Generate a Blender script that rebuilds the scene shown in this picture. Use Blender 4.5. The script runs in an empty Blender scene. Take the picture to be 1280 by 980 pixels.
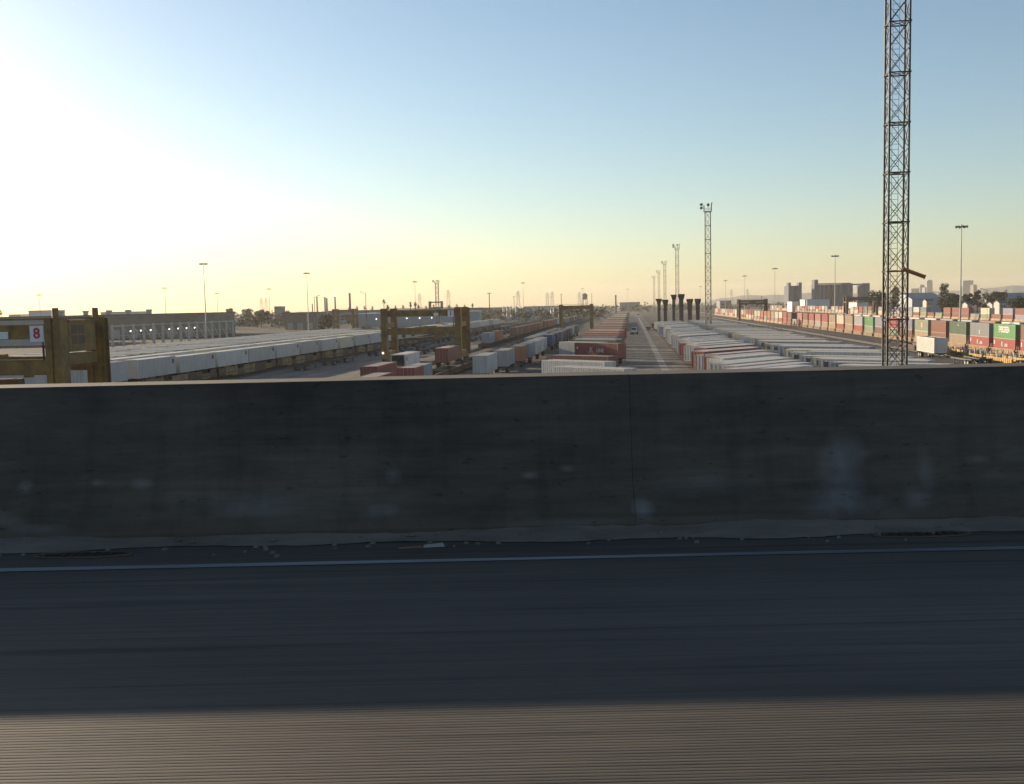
import bpy, bmesh, math, random
from mathutils import Vector, Matrix
R = math.radians
S = bpy.context.scene
COL = S.collection
rnd = random.Random(7)

# ------------------------------------------------------------------ camera
CAM_H = 12.0
YAW, PITCH, ROLL = R(6.73), R(4.78), R(-1.25)
CM = Matrix.Translation((0, 0, CAM_H)) @ Matrix.Rotation(YAW, 4, 'Z') @ Matrix.Rotation(R(90) - PITCH, 4, 'X') @ Matrix.Rotation(ROLL, 4, 'Z')
cam = bpy.data.cameras.new('camera')
cam.sensor_width = 36.0
cam.lens = 36.0
cam.clip_start = 0.1
cam.clip_end = 30000
camo = bpy.data.objects.new('camera', cam)
COL.objects.link(camo)
camo.matrix_world = CM
S.camera = camo

# ------------------------------------------------------------------ light
SUN_EL, SUN_AZ = R(11.75), R(50.0 + 6.73)     # azimuth counted to the left of +Y
sun_dir = Vector((-math.sin(SUN_AZ) * math.cos(SUN_EL), math.cos(SUN_AZ) * math.cos(SUN_EL), math.sin(SUN_EL)))
W = bpy.data.worlds.new('World')
S.world = W
W.use_nodes = True
nt = W.node_tree
bg = nt.nodes['Background']
sky = nt.nodes.new('ShaderNodeTexSky')
sky.sky_type = 'NISHITA'
sky.sun_disc = False
sky.sun_elevation = SUN_EL
sky.sun_rotation = -SUN_AZ
sky.air_density = 1.0
sky.dust_density = 0.7
sky.ozone_density = 1.8
sky.altitude = 0
nt.links.new(sky.outputs[0], bg.inputs[0])
bg.inputs[1].default_value = 0.05
sl = bpy.data.lights.new('sun', 'SUN')
sl.energy = 2.9
sl.angle = R(0.5)
sl.color = (1.0, 0.80, 0.56)
so = bpy.data.objects.new('sun', sl)
COL.objects.link(so)
so.rotation_euler = (-sun_dir).to_track_quat('-Z', 'Y').to_euler()
S.view_settings.view_transform = 'Standard'
S.view_settings.look = 'None'
S.view_settings.exposure = 1.78
S.view_settings.gamma = 1.0
S.view_settings.use_curve_mapping = False

CMI = CM.inverted()
FWD = Vector((-math.sin(YAW), math.cos(YAW), 0))
RGT = Vector((math.cos(YAW), math.sin(YAW), 0))


def proj(p):
    q = CMI @ Vector(p)
    return 640 + 1280 * q.x / -q.z, 490 - 1280 * q.y / -q.z


def place(px, D, h=0.0):
    """ground position at depth D from the bridge, in the direction the photo shows at column px"""
    a = (px - 640) / 1280 * D
    for _ in range(6):
        p = FWD * D + RGT * a
        p.z = h
        a += (px - proj(p)[0]) / 1280 * D
    return FWD * D + RGT * a


# ------------------------------------------------------------------ materials
def new_mat(name):
    m = bpy.data.materials.new(name)
    m.use_nodes = True
    n = m.node_tree.nodes
    return m, n, m.node_tree.links, n['Principled BSDF']


def ramp(n, stops, interp='LINEAR'):
    r = n.new('ShaderNodeValToRGB')
    r.color_ramp.interpolation = interp
    e = r.color_ramp.elements
    while len(e) < len(stops):
        e.new(0.5)
    for i, (p, c) in enumerate(stops):
        e[i].position = p
        e[i].color = (c, c, c, 1) if isinstance(c, (int, float)) else (*c, 1)
    return r


def noise(n, l, scale, detail=5, rough=.6, stretch=(1, 1, 1), vec=None, coord='Object', offset=(0, 0, 0)):
    t = n.new('ShaderNodeTexNoise')
    t.inputs['Scale'].default_value = scale
    t.inputs['Detail'].default_value = detail
    t.inputs['Roughness'].default_value = rough
    tc = n.new('ShaderNodeTexCoord')
    mp = n.new('ShaderNodeMapping')
    mp.inputs['Scale'].default_value = stretch
    mp.inputs['Location'].default_value = offset
    l.new(tc.outputs[coord], mp.inputs[0])
    l.new(mp.outputs[0], t.inputs['Vector'])
    return t


def mix(n, l, fac, a, b, blend='MIX'):
    m = n.new('ShaderNodeMix')
    m.data_type = 'RGBA'
    m.blend_type = blend
    for sock, v in ((m.inputs[0], fac), (m.inputs[6], a), (m.inputs[7], b)):
        if hasattr(v, 'is_linked') or hasattr(v, 'links'):
            l.new(v, sock)
        elif isinstance(v, (int, float)):
            sock.default_value = v
        else:
            sock.default_value = (*v, 1)
    return m.outputs[2]


def bump(n, l, h, strength, dist, bsdf):
    b = n.new('ShaderNodeBump')
    b.inputs['Strength'].default_value = strength
    b.inputs['Distance'].default_value = dist
    l.new(h, b.inputs['Height'])
    l.new(b.outputs[0], bsdf.inputs['Normal'])
    return b


def simple(name, col, rough=.6, var=.35, scale=1.5, metal=0.0, dirt=None, stretch=(1, 1, 1)):
    m, n, l, b = new_mat(name)
    t = noise(n, l, scale, stretch=stretch)
    r = ramp(n, [(.3, 0.0), (.7, 1.0)])
    l.new(t.outputs['Fac'], r.inputs[0])
    d = dirt or tuple(c * (1 - var) for c in col)
    l.new(mix(n, l, r.outputs[0], d, col), b.inputs['Base Color'])
    b.inputs['Roughness'].default_value = rough
    b.inputs['Metallic'].default_value = metal
    return m


def object_paint(name, dust, dust_col, rough):
    """painted steel whose paint colour is the object's own"""
    m, n, l, b = new_mat(name)
    oi = n.new('ShaderNodeObjectInfo')
    t = noise(n, l, .9, 6, .65, (1, 1, .35))
    r = ramp(n, [(.42, 0.0), (.75, 1.0)])
    l.new(t.outputs['Fac'], r.inputs[0])
    t2 = noise(n, l, 3.5, 4, .6, (1, 1, .25), offset=(7, 3, 1))
    r2 = ramp(n, [(.62, 0.0), (.72, 1.0)])
    l.new(t2.outputs['Fac'], r2.inputs[0])
    faded = mix(n, l, dust, oi.outputs['Color'], dust_col)
    c1 = mix(n, l, r.outputs[0], faded, mix(n, l, .35, faded, (.16, .12, .09)))
    mm = n.new('ShaderNodeMath')
    mm.operation = 'MULTIPLY'
    mm.inputs[1].default_value = .35
    l.new(r2.outputs[0], mm.inputs[0])
    l.new(mix(n, l, mm.outputs[0], c1, (.14, .075, .045)), b.inputs['Base Color'])
    b.inputs['Roughness'].default_value = rough
    return m


M = {}
M['paint'] = object_paint('weathered_paint', .06, (.45, .40, .34), .5)
M['roof'] = object_paint('dusty_roof_paint', .80, (.52, .425, .32), .45)
M['white'] = simple('white_lettering', (.52, .52, .50), .5, .12)
M['steel_dark'] = simple('dark_steel', (.045, .043, .042), .6, .4)
M['rust_steel'] = simple('rusty_brown_steel', (.12, .075, .05), .75, .5)
M['tyre'] = simple('tyre_rubber', (.022, .022, .022), .85, .3)
M['yellow'] = simple('crane_yellow', (.27, .155, .027), .55, .45, .8, dirt=(.10, .06, .025))
M['yellow_pale'] = simple('car_yellow', (.46, .28, .06), .55, .4, .8, dirt=(.24, .14, .05))
M['ochre'] = simple('ochre_car_paint', (.30, .20, .085), .7, .5, .6, dirt=(.13, .085, .05))
M['tan_car'] = simple('tan_car_paint', (.33, .215, .12), .7, .4, .7, dirt=(.17, .11, .065))
M['galv'] = simple('galvanised_steel', (.34, .34, .33), .45, .25, 2.0, .5)
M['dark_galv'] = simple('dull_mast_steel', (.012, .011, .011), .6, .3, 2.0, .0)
M['lamp_body'] = simple('lamp_housing', (.10, .10, .10), .5, .3)
M['lens'] = simple('lamp_glass', (.45, .45, .42), .15, .1)
M['glass_dark'] = simple('dark_window_glass', (.012, .013, .014), .35, .2)
M['board'] = simple('white_board', (.72, .72, .74), .5, .1)
M['red_paint'] = simple('red_number_paint', (.45, .02, .03), .5, .1)
M['blue_paint'] = simple('blue_number_paint', (.03, .04, .22), .5, .1)
M['black'] = simple('black_plastic', (.012, .012, .013), .5, .2)
M['orange'] = simple('orange_tube_paint', (.38, .13, .03), .5, .3)
M['wood'] = simple('weathered_pole_wood', (.10, .075, .055), .85, .4)
M['bark'] = simple('bark', (.11, .085, .065), .9, .4)
M['silo'] = simple('blue_grey_concrete', (.10, .115, .14), .85, .2, .05)
M['tower_blue'] = simple('tower_facade', (.13, .14, .16), .6, .2, .05)
M['shed'] = simple('pale_blue_shed_cladding', (.27, .30, .34), .6, .15, .1)
M['shed_tan'] = simple('tan_block_wall', (.20, .17, .13), .85, .2, .1)
M['shed_white'] = simple('white_shed_cladding', (.60, .58, .55), .6, .1, .1)
M['roof_dark'] = simple('dark_roofing', (.10, .10, .105), .8, .25, .1)
M['roof_blue'] = simple('blue_grey_roofing', (.13, .17, .22), .6, .2, .1)
M['conc_far'] = simple('far_concrete', (.22, .21, .20), .9, .2, .05)
M['hill'] = simple('dry_hillside', (.09, .095, .085), .95, .35, .01)
M['litter_a'] = simple('orange_litter', (.16, .085, .05), .5, .2)
M['litter_b'] = simple('white_litter', (.22, .22, .22), .5, .1)


def emit(name, col, s):
    m, n, l, b = new_mat(name)
    b.inputs['Base Color'].default_value = (*col, 1)
    b.inputs['Emission Color'].default_value = (*col, 1)
    b.inputs['Emission Strength'].default_value = s
    return m


M['lit_white'] = emit('lit_lamp', (1, .92, .78), 1.5)
M['lit_red'] = emit('lit_red_lamp', (1, .05, .03), 1.6)


def leaf_mat(name, a, c):
    m, n, l, b = new_mat(name)
    t = noise(n, l, .5, 3)
    r = ramp(n, [(.35, a), (.65, c)])
    l.new(t.outputs['Fac'], r.inputs[0])
    l.new(r.outputs[0], b.inputs['Base Color'])
    b.inputs['Roughness'].default_value = .8
    b.inputs['Specular IOR Level'].default_value = .2
    return m


M['leaf'] = leaf_mat('dark_evergreen_leaves', (.025, .035, .018), (.07, .085, .04))
M['leaf_olive'] = leaf_mat('olive_leaves', (.05, .055, .03), (.11, .11, .06))


def yard_mat(name, base, dark, sc=.02, crack=True):
    m, n, l, b = new_mat(name)
    t1 = noise(n, l, sc, 8, .6)
    t2 = noise(n, l, .35, 6, .65, (1, .18, 1))
    t3 = noise(n, l, 2.5, 6, .7)
    r1 = ramp(n, [(.35, dark), (.65, base)])
    l.new(t1.outputs['Fac'], r1.inputs[0])
    r2 = ramp(n, [(.35, .62), (.6, 1.0)])
    l.new(t2.outputs['Fac'], r2.inputs[0])
    r3 = ramp(n, [(.3, .8), (.7, 1.1)])
    l.new(t3.outputs['Fac'], r3.inputs[0])
    c = mix(n, l, 1.0, r1.outputs[0], r2.outputs[0], 'MULTIPLY')
    c = mix(n, l, 1.0, c, r3.outputs[0], 'MULTIPLY')
    l.new(c, b.inputs['Base Color'])
    b.inputs['Roughness'].default_value = .9
    b.inputs['Specular IOR Level'].default_value = .15
    bump(n, l, t3.outputs['Fac'], .3, .02, b)
    return m


M['yard'] = yard_mat('yard_paving', (.135, .118, .10), (.08, .072, .066))
M['road'] = yard_mat('pale_concrete_road', (.21, .185, .16), (.135, .12, .105))
M['ballast'] = yard_mat('oily_ballast', (.075, .065, .058), (.04, .036, .033), .1)
M['far_land'] = yard_mat('far_land', (.075, .07, .06), (.04, .042, .035), .01)


def deck_mat():
    m, n, l, b = new_mat('grooved_concrete_deck')
    big = noise(n, l, .35, 6, .6, (.25, 1, 1))
    streak = noise(n, l, 2.2, 6, .7, (.06, 1.6, 1))
    fine = noise(n, l, 9.0, 5, .75, (.05, 3.2, 1))
    blot = noise(n, l, .9, 4, .6, (.22, 1.4, 1), offset=(3.7, 1.1, 0))
    rb = ramp(n, [(.3, (.054, .046, .037)), (.7, (.092, .078, .061))])
    l.new(big.outputs['Fac'], rb.inputs[0])
    rs = ramp(n, [(.32, .78), (.62, 1.06)])
    l.new(streak.outputs['Fac'], rs.inputs[0])
    rf = ramp(n, [(.38, .66), (.50, 1.0), (.66, 1.14)])
    l.new(fine.outputs['Fac'], rf.inputs[0])
    rbl = ramp(n, [(.27, .35), (.33, 1.0)])
    l.new(blot.outputs['Fac'], rbl.inputs[0])
    c = mix(n, l, 1.0, rb.outputs[0], rs.outputs[0], 'MULTIPLY')
    c = mix(n, l, .9, c, rf.outputs[0], 'MULTIPLY')
    c = mix(n, l, .6, c, rbl.outputs[0], 'MULTIPLY')
    scar = noise(n, l, 1.3, 3, .55, (.16, 7.0, 1), offset=(2.1, 5.3, 0))
    rsc = ramp(n, [(.35, .40), (.43, 1.0)])
    l.new(scar.outputs['Fac'], rsc.inputs[0])
    c = mix(n, l, .8, c, rsc.outputs[0], 'MULTIPLY')
    rub = noise(n, l, .5, 4, .6, (.5, 1.2, 1), offset=(8.1, .3, 0))
    rru = ramp(n, [(.35, .80), (.65, 1.1)])
    l.new(rub.outputs['Fac'], rru.inputs[0])
    c = mix(n, l, 1.0, c, rru.outputs[0], 'MULTIPLY')
    # longitudinal saw-cut grooves, 19 mm apart, their self-shadow painted in as darker lines
    w = n.new('ShaderNodeTexWave')
    w.bands_direction = 'Y'
    w.inputs['Scale'].default_value = 1 / .021 * .314
    w.inputs['Distortion'].default_value = 1.1
    w.inputs['Detail'].default_value = 2
    w.inputs['Detail Scale'].default_value = .35
    tc = n.new('ShaderNodeTexCoord')
    mp = n.new('ShaderNodeMapping')
    mp.inputs['Scale'].default_value = (.05, 1, 1)
    l.new(tc.outputs['Object'], mp.inputs[0])
    l.new(mp.outputs[0], w.inputs['Vector'])
    rw = ramp(n, [(.05, .68), (.45, 1.0)])
    l.new(w.outputs['Fac'], rw.inputs[0])
    wear = noise(n, l, 1.1, 4, .6, (.12, 2.2, 1), offset=(11, 4, 0))
    rwear = ramp(n, [(.42, .0), (.70, .8)])
    l.new(wear.outputs['Fac'], rwear.inputs[0])
    c = mix(n, l, rwear.outputs[0], c, mix(n, l, 1.0, c, rw.outputs[0], 'MULTIPLY'))
    l.new(c, b.inputs['Base Color'])
    b.inputs['Roughness'].default_value = .8
    add = n.new('ShaderNodeMath')
    add.operation = 'MULTIPLY_ADD'
    add.inputs[1].default_value = .5
    l.new(fine.outputs['Fac'], add.inputs[0])
    l.new(rw.outputs[0], add.inputs[2])
    bump(n, l, add.outputs[0], .9, .009, b)
    return m


def barrier_mat():
    m, n, l, b = new_mat('stained_barrier_concrete')
    big = noise(n, l, 1.1, 7, .7, (.5, 1, 1.2))
    streak = noise(n, l, 3.0, 6, .7, (.10, 1, 1.5))
    fine = noise(n, l, 16, 5, .75, (.12, 1, 1.3))
    pale = noise(n, l, .8, 5, .6, (.6, 1, .8), offset=(2.35, 0, 5.0))
    spots = noise(n, l, 2.3, 2, .4, (.55, 1, 1.4), offset=(5.0, 2, 9.0))
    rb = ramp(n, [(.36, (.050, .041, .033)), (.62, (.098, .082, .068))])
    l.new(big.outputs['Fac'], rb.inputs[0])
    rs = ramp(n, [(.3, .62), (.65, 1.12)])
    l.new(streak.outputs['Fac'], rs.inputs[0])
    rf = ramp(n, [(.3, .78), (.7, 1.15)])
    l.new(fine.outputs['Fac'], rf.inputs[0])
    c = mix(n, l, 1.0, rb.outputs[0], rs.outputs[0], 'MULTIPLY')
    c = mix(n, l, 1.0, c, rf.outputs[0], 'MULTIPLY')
    # lime bloom and spalls low on the face
    tc = n.new('ShaderNodeTexCoord')
    sx = n.new('ShaderNodeSeparateXYZ')
    l.new(tc.outputs['Object'], sx.inputs[0])
    low = ramp(n, [(0.02, 1.0), (.62, 0.0)])
    l.new(sx.outputs['Z'], low.inputs[0])
    rp = ramp(n, [(.56, 0.0), (.74, .22)])
    l.new(pale.outputs['Fac'], rp.inputs[0])
    rsp = ramp(n, [(.69, 0.0), (.74, .2)])
    l.new(spots.outputs['Fac'], rsp.inputs[0])
    ad = n.new('ShaderNodeMath')
    ad.operation = 'MAXIMUM'
    l.new(rp.outputs[0], ad.inputs[0])
    l.new(rsp.outputs[0], ad.inputs[1])
    mu = n.new('ShaderNodeMath')
    mu.operation = 'MULTIPLY'
    l.new(ad.outputs[0], mu.inputs[0])
    l.new(low.outputs[0], mu.inputs[1])
    c = mix(n, l, mu.outputs[0], c, (.30, .30, .30))
    # single lime runs and chipped spots, each at its own place on the wall
    warp = noise(n, l, 3.2, 4, .65, (.5, 1, 1.2), offset=(1, 8, 3))
    for (px_, pz_, rx_, rz_, st_) in ((2.06, .36, .15, .26, .30), (2.00, .14, .28, .10, .22), (2.56, .33, .07, .16, .18), (2.48, .17, .10, .09, .16), (.79, .13, .07, .07, .30), (.10, .35, .07, .03, .30), (.33, .385, .06, .03, .26), (-3.05, .34, .06, .05, .26),
                                      (-2.60, .36, .06, .03, .24), (-2.32, .345, .07, .04, .2), (-.75, .37, .06, .07, .22), (-2.9, .10, .22, .04, .2), (.35, .07, .5, .03, .2), (2.9, .39, .1, .03, .18), (-1.6, .2, .3, .06, .12), (1.2, .3, .35, .10, .10)):
        vm = n.new('ShaderNodeVectorMath')
        vm.operation = 'MULTIPLY_ADD'
        vm.inputs[1].default_value = (1 / rx_, 0, 1 / rz_)
        vm.inputs[2].default_value = (-px_ / rx_, 0, -pz_ / rz_)
        l.new(tc.outputs['Object'], vm.inputs[0])
        ln = n.new('ShaderNodeVectorMath')
        ln.operation = 'LENGTH'
        l.new(vm.outputs[0], ln.inputs[0])
        ds = n.new('ShaderNodeMath')
        ds.operation = 'MULTIPLY_ADD'
        ds.inputs[1].default_value = 1.9
        l.new(warp.outputs['Fac'], ds.inputs[0])
        l.new(ln.outputs['Value'], ds.inputs[2])
        rr_ = ramp(n, [(.38, st_), (.80, 0.0)])
        hf = n.new('ShaderNodeMath')
        hf.operation = 'MULTIPLY'
        hf.inputs[1].default_value = .4
        l.new(ds.outputs[0], hf.inputs[0])
        l.new(hf.outputs[0], rr_.inputs[0])
        c = mix(n, l, rr_.outputs[0], c, (.34, .36, .38))
    # rust-brown grime close to the gutter
    gr = ramp(n, [(.04, 1.0), (.13, 0.0)])
    l.new(sx.outputs['Z'], gr.inputs[0])
    g2 = n.new('ShaderNodeMath')
    g2.operation = 'MULTIPLY'
    l.new(gr.outputs[0], g2.inputs[0])
    l.new(rs.outputs[0], g2.inputs[1])
    c = mix(n, l, g2.outputs[0], c, (.075, .058, .046))
    l.new(c, b.inputs['Base Color'])
    b.inputs['Roughness'].default_value = .9
    pit = noise(n, l, 34, 2, .5, (.35, 1, 1))
    rpit = ramp(n, [(.66, 1.0), (.74, .6)])
    l.new(pit.outputs['Fac'], rpit.inputs[0])
    scuff = noise(n, l, 1.2, 3, .5, (.10, 1, 9.0), offset=(4, 2, 7))
    rscf = ramp(n, [(.62, 1.0), (.70, .62)])
    l.new(scuff.outputs['Fac'], rscf.inputs[0])
    c = mix(n, l, 1.0, c, rpit.outputs[0], 'MULTIPLY')
    c = mix(n, l, 1.0, c, rscf.outputs[0], 'MULTIPLY')
    drip = noise(n, l, 2.6, 4, .6, (1.6, 1, .12), offset=(6, 1, 3))
    rdr = ramp(n, [(.36, .72), (.5, 1.0)])
    l.new(drip.outputs['Fac'], rdr.inputs[0])
    c = mix(n, l, .7, c, rdr.outputs[0], 'MULTIPLY')
    l.new(c, b.inputs['Base Color'])
    bump(n, l, fine.outputs['Fac'], .35, .006, b)
    return m


M['deck'] = deck_mat()
M['barrier'] = barrier_mat()
M['aisle_line'] = simple('faded_aisle_stripe', (.25, .23, .20), .85, .4, .4)
M['asphalt'] = yard_mat('dark_asphalt', (.06, .056, .052), (.035, .033, .031))
M['line'] = simple('worn_white_line_paint', (.27, .28, .29), .7, .7, 2.2, stretch=(.15, 1, 1))
M['dirt'] = simple('gutter_dust', (.165, .14, .115), .95, .5, 6.0, stretch=(.3, 1, 1))


# ------------------------------------------------------------------ mesh building
class MB:
    def __init__(self):
        self.v, self.f, self.m = [], [], []

    def face(self, pts, mat=0):
        i = len(self.v)
        self.v += [tuple(p) for p in pts]
        self.f.append(tuple(range(i, i + len(pts))))
        self.m.append(mat)

    def hexa(self, c, mat=0):
        """eight corners: bottom ring 0-3, top ring 4-7"""
        i = len(self.v)
        self.v += [tuple(p) for p in c]
        for q in ((3, 2, 1, 0), (4, 5, 6, 7), (0, 1, 5, 4), (1, 2, 6, 5), (2, 3, 7, 6), (3, 0, 4, 7)):
            self.f.append(tuple(i + k for k in q))
            self.m.append(mat)

    def box(self, x0, y0, z0, x1, y1, z1, mat=0):
        self.hexa([(x0, y0, z0), (x1, y0, z0), (x1, y1, z0), (x0, y1, z0), (x0, y0, z1), (x1, y0, z1), (x1, y1, z1), (x0, y1, z1)], mat)

    def beam(self, p, q, w, h=None, mat=0, up=(0, 0, 1)):
        p, q = Vector(p), Vector(q)
        h = h or w
        d = (q - p).normalized()
        u = Vector(up)
        if abs(d.dot(u)) > .98:
            u = Vector((0, 1, 0))
        s = d.cross(u).normalized() * w / 2
        t = s.cross(d).normalized() * h / 2
        self.hexa([p - s - t, p + s - t, q + s - t, q - s - t, p - s + t, p + s + t, q + s + t, q - s + t], mat)

    def tube(self, p, q, r0, r1=None, n=10, mat=0, cap=True):
        p, q = Vector(p), Vector(q)
        r1 = r0 if r1 is None else r1
        d = (q - p).normalized()
        u = Vector((0, 0, 1)) if abs(d.z) < .9 else Vector((1, 0, 0))
        s = d.cross(u).normalized()
        t = s.cross(d)
        i = len(self.v)
        for k in range(n):
            a = 2 * math.pi * k / n
            o = s * math.cos(a) + t * math.sin(a)
            self.v.append(tuple(p + o * r0))
            self.v.append(tuple(q + o * r1))
        for k in range(n):
            a, b = i + 2 * k, i + 2 * ((k + 1) % n)
            self.f.append((a, b, b + 1, a + 1))
            self.m.append(mat)
        if cap:
            self.f.append(tuple(i + 2 * k for k in range(n))[::-1])
            self.f.append(tuple(i + 2 * k + 1 for k in range(n)))
            self.m += [mat, mat]

    def mesh(self, name, mats):
        me = bpy.data.meshes.new(name)
        me.from_pydata(self.v, [], self.f)
        for m in (mats if isinstance(mats, (list, tuple)) else [mats]):
            me.materials.append(m)
        me.polygons.foreach_set('material_index', self.m)
        me.update()
        return me

    def build(self, name, mats, parent=None, **kw):
        return put(name, self.mesh(name, mats), parent, **kw)


def put(name, me, parent=None, loc=(0, 0, 0), rz=0.0, color=None):
    o = bpy.data.objects.new(name, me)
    COL.objects.link(o)
    o.location = loc
    o.rotation_euler = (0, 0, rz)
    if color:
        o.color = (*color, 1)
    if parent:
        o.parent = parent
    return o


def empty(name, loc=(0, 0, 0), rz=0.0):
    o = bpy.data.objects.new(name, None)
    o.empty_display_size = .5
    COL.objects.link(o)
    o.location = loc
    o.rotation_euler = (0, 0, rz)
    return o


def tag(o, label, cat, group=None):
    o['label'] = label
    o['category'] = cat
    if group:
        o['group'] = group
    return o


def struct(o):
    o['kind'] = 'structure'
    return o


def stuff(o, label=None, cat=None):
    o['kind'] = 'stuff'
    if label:
        o['label'], o['category'] = label, cat
    return o


def dup(src, loc=None, rz=None, color=None):
    """copy of a thing with copies of its parts and sub-parts"""
    def rec(o, par):
        c = o.copy()
        COL.objects.link(c)
        if par:
            c.parent = par
        if color and 'keep_color' not in o:
            c.color = (*color, 1)
        for ch in o.children:
            rec(ch, c)
        return c
    r = rec(src, None)
    if loc is not None:
        r.location = loc
    if rz is not None:
        r.rotation_euler = (0, 0, rz)
    return r


def text_mesh(name, s, size, mat, depth=.02, weight=0.0):
    cu = bpy.data.curves.new(name, 'FONT')
    cu.body = s
    cu.size = size
    cu.offset = weight
    cu.extrude = depth / 2
    cu.align_x = 'CENTER'
    cu.align_y = 'CENTER'
    o = bpy.data.objects.new(name, cu)
    COL.objects.link(o)
    dg = bpy.context.evaluated_depsgraph_get()
    me = bpy.data.meshes.new_from_object(o.evaluated_get(dg))
    bpy.data.objects.remove(o)
    bpy.data.curves.remove(cu)
    me.name = name
    me.materials.clear()
    me.materials.append(mat)
    return me


EDGE = ['first', 'second', 'third', 'fourth', 'fifth', 'sixth', 'seventh', 'eighth', 'ninth', 'tenth', 'eleventh', 'twelfth', 'thirteenth', 'fourteenth', 'fifteenth', 'sixteenth', 'seventeenth', 'eighteenth', 'nineteenth', 'twentieth']
ORD = ['nearest', 'second', 'third', 'fourth', 'fifth', 'sixth', 'seventh', 'eighth', 'ninth', 'tenth', 'eleventh', 'twelfth',
       'thirteenth', 'fourteenth', 'fifteenth', 'sixteenth', 'seventeenth', 'eighteenth', 'nineteenth', 'twentieth']


def place_word(k, first='nearest'):
    return first if k == 0 else ORD[k]


def barrier_y(px):
    return 470 - (px - 640) * .0218

# ------------------------------------------------------------------ the ground and the roads
g = MB()
g.face([(-7000, -600, 0), (7000, -600, 0), (7000, 7200, 0), (-7000, 7200, 0)])
struct(g.build('ground', M['yard']))


def strip(name, x0, y0, x1, y1, z, mat):
    m = MB()
    m.face([(x0, y0, z), (x1, y0, z), (x1, y1, z), (x0, y1, z)])
    return struct(m.build(name, mat))


strip('paved_road', -71.5, 60, -47.5, 1500, .004, M['road'])
strip('service_road', 42, 60, 60, 1500, .004, M['yard'])
strip('aisle_pavement', -2.5, 60, 10.2, 1500, .004, M['road'])
strip('road_line', 5.2, 80, 6.6, 900, .008, M['aisle_line'])
strip('asphalt_lot', -800, 60, -128, 1690, .004, M['asphalt'])
strip('lane_line', -59.2, 80, -58.9, 900, .008, M['line'])
strip('land_far', -7000, 1700, 7000, 7200, .004, M['far_land'])
TRACKS = [-86.4, -81.0, -75.4, -43.4, -37.6, -33.0, 63.5, 76.0, 81.5, 170.5, 176.3]
for x in TRACKS:
    strip('track_bed', x - 2.1, 60, x + 2.1, 1700, .010, M['ballast'])
    rl = MB()
    for s in (-.75, .75):
        rl.box(x + s - .04, 60, .012, x + s + .04, 1700, .19)
    struct(rl.build('track_rails', M['steel_dark']))

# ------------------------------------------------------------------ the bridge we stand on
DZ = CAM_H - 1.4
BR = empty('bridge_origin')      # removed again below
bpy.data.objects.remove(BR)


def bridge(name, mb, mat):
    return mb.build(name, mat, loc=(0, 0, DZ), rz=YAW)


m = MB()
m.box(-260, -16, -1.3, 260, 6.165, 0)
struct(bridge('bridge_deck', m, M['deck']))
# barrier with a sloping toe, cast in lengths with open joints
prof = [(6.17, -1.3), (6.17, .06), (6.31, .30), (6.43, .957), (6.75, .957), (6.86, .30), (6.86, -1.3)]
m = MB()
jx = [-260, -96, -62, -31.5, -14.5, .74, 15.6, 31, 62, 96, 260]
for a, b in zip(jx, jx[1:]):
    a2, b2 = a + .001, b - .001
    n_ = len(prof)
    dz = rnd.uniform(-.003, .003)
    seg = max(1, int((b - a) / 4))
    for s in range(seg):
        xa, xb = a2 + (b2 - a2) * s / seg, a2 + (b2 - a2) * (s + 1) / seg
        for k in range(n_):
            (y0, z0), (y1, z1) = prof[k], prof[(k + 1) % n_]
            m.face([(xa, y0, z0 + dz), (xb, y0, z0 + dz), (xb, y1, z1 + dz), (xa, y1, z1 + dz)])
    for xx in (a2, b2):
        m.face([(xx, y, z + dz) for y, z in prof])
bar = bridge('concrete_barrier', m, M['barrier'])
tag(bar, 'long shaded concrete bridge parapet with pale lime stains and a sunlit top', 'barrier')

m = MB()
y0 = 5.555
xs = [-260 + i * 1.0 for i in range(521)]
pts = [(x, y0 + rnd.uniform(-.006, .006), y0 + .066 + rnd.uniform(-.008, .008)) for x in xs]
for p, q in zip(pts, pts[1:]):
    m.face([(p[0], p[1], .004), (q[0], q[1], .004), (q[0], q[2], .004), (p[0], p[2], .004)])
struct(bridge('edge_line', m, M['line']))

# dust and grit blown against the foot of the barrier
m = MB()
rg = random.Random(3)
N = 620
hs = []
for i in range(N + 1):
    x = -31 + i * .1
    w = .07 + .075 * (math.sin(x * 1.1) * .5 + .5) + .03 * math.sin(x * 4.3 + 1) + rg.uniform(0, .03)
    hs.append((x, w, .012 + .02 * w / .15 + rg.uniform(0, .008)))
for a, b in zip(hs, hs[1:]):
    m.face([(a[0], 6.165 - a[1] - .03, .005), (b[0], 6.165 - b[1] - .03, .005), (b[0], 6.165 - b[1] * .5, b[2]), (a[0], 6.165 - a[1] * .5, a[2])])
    m.face([(a[0], 6.165 - a[1] * .5, a[2]), (b[0], 6.165 - b[1] * .5, b[2]), (b[0], 6.167, b[2] * 1.6), (a[0], 6.167, a[2] * 1.6)])
for i in range(420):
    x = rg.uniform(-12, 12)
    y = 6.13 - abs(rg.gauss(0, .14))
    r = rg.uniform(.004, .011)
    z = .03 if y > 6.06 else .004
    m.hexa([(x - r * 2, y - r, z - .004), (x + r, y - r, z - .004), (x + r * 2, y + r, z - .004), (x - r, y + r, z - .004), (x - r, y - r * .6, z + r), (x + r, y - r * .5, z + r * 1.1), (x + r, y + r * .6, z + r), (x - r, y + r * .5, z + r * .9)])
stuff(bridge('gutter_dirt', m, M['dirt']))


def local_px(px, y):
    """x on the deck, seen at column px, at distance y"""
    return (px - 640) / 1280 * y


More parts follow.
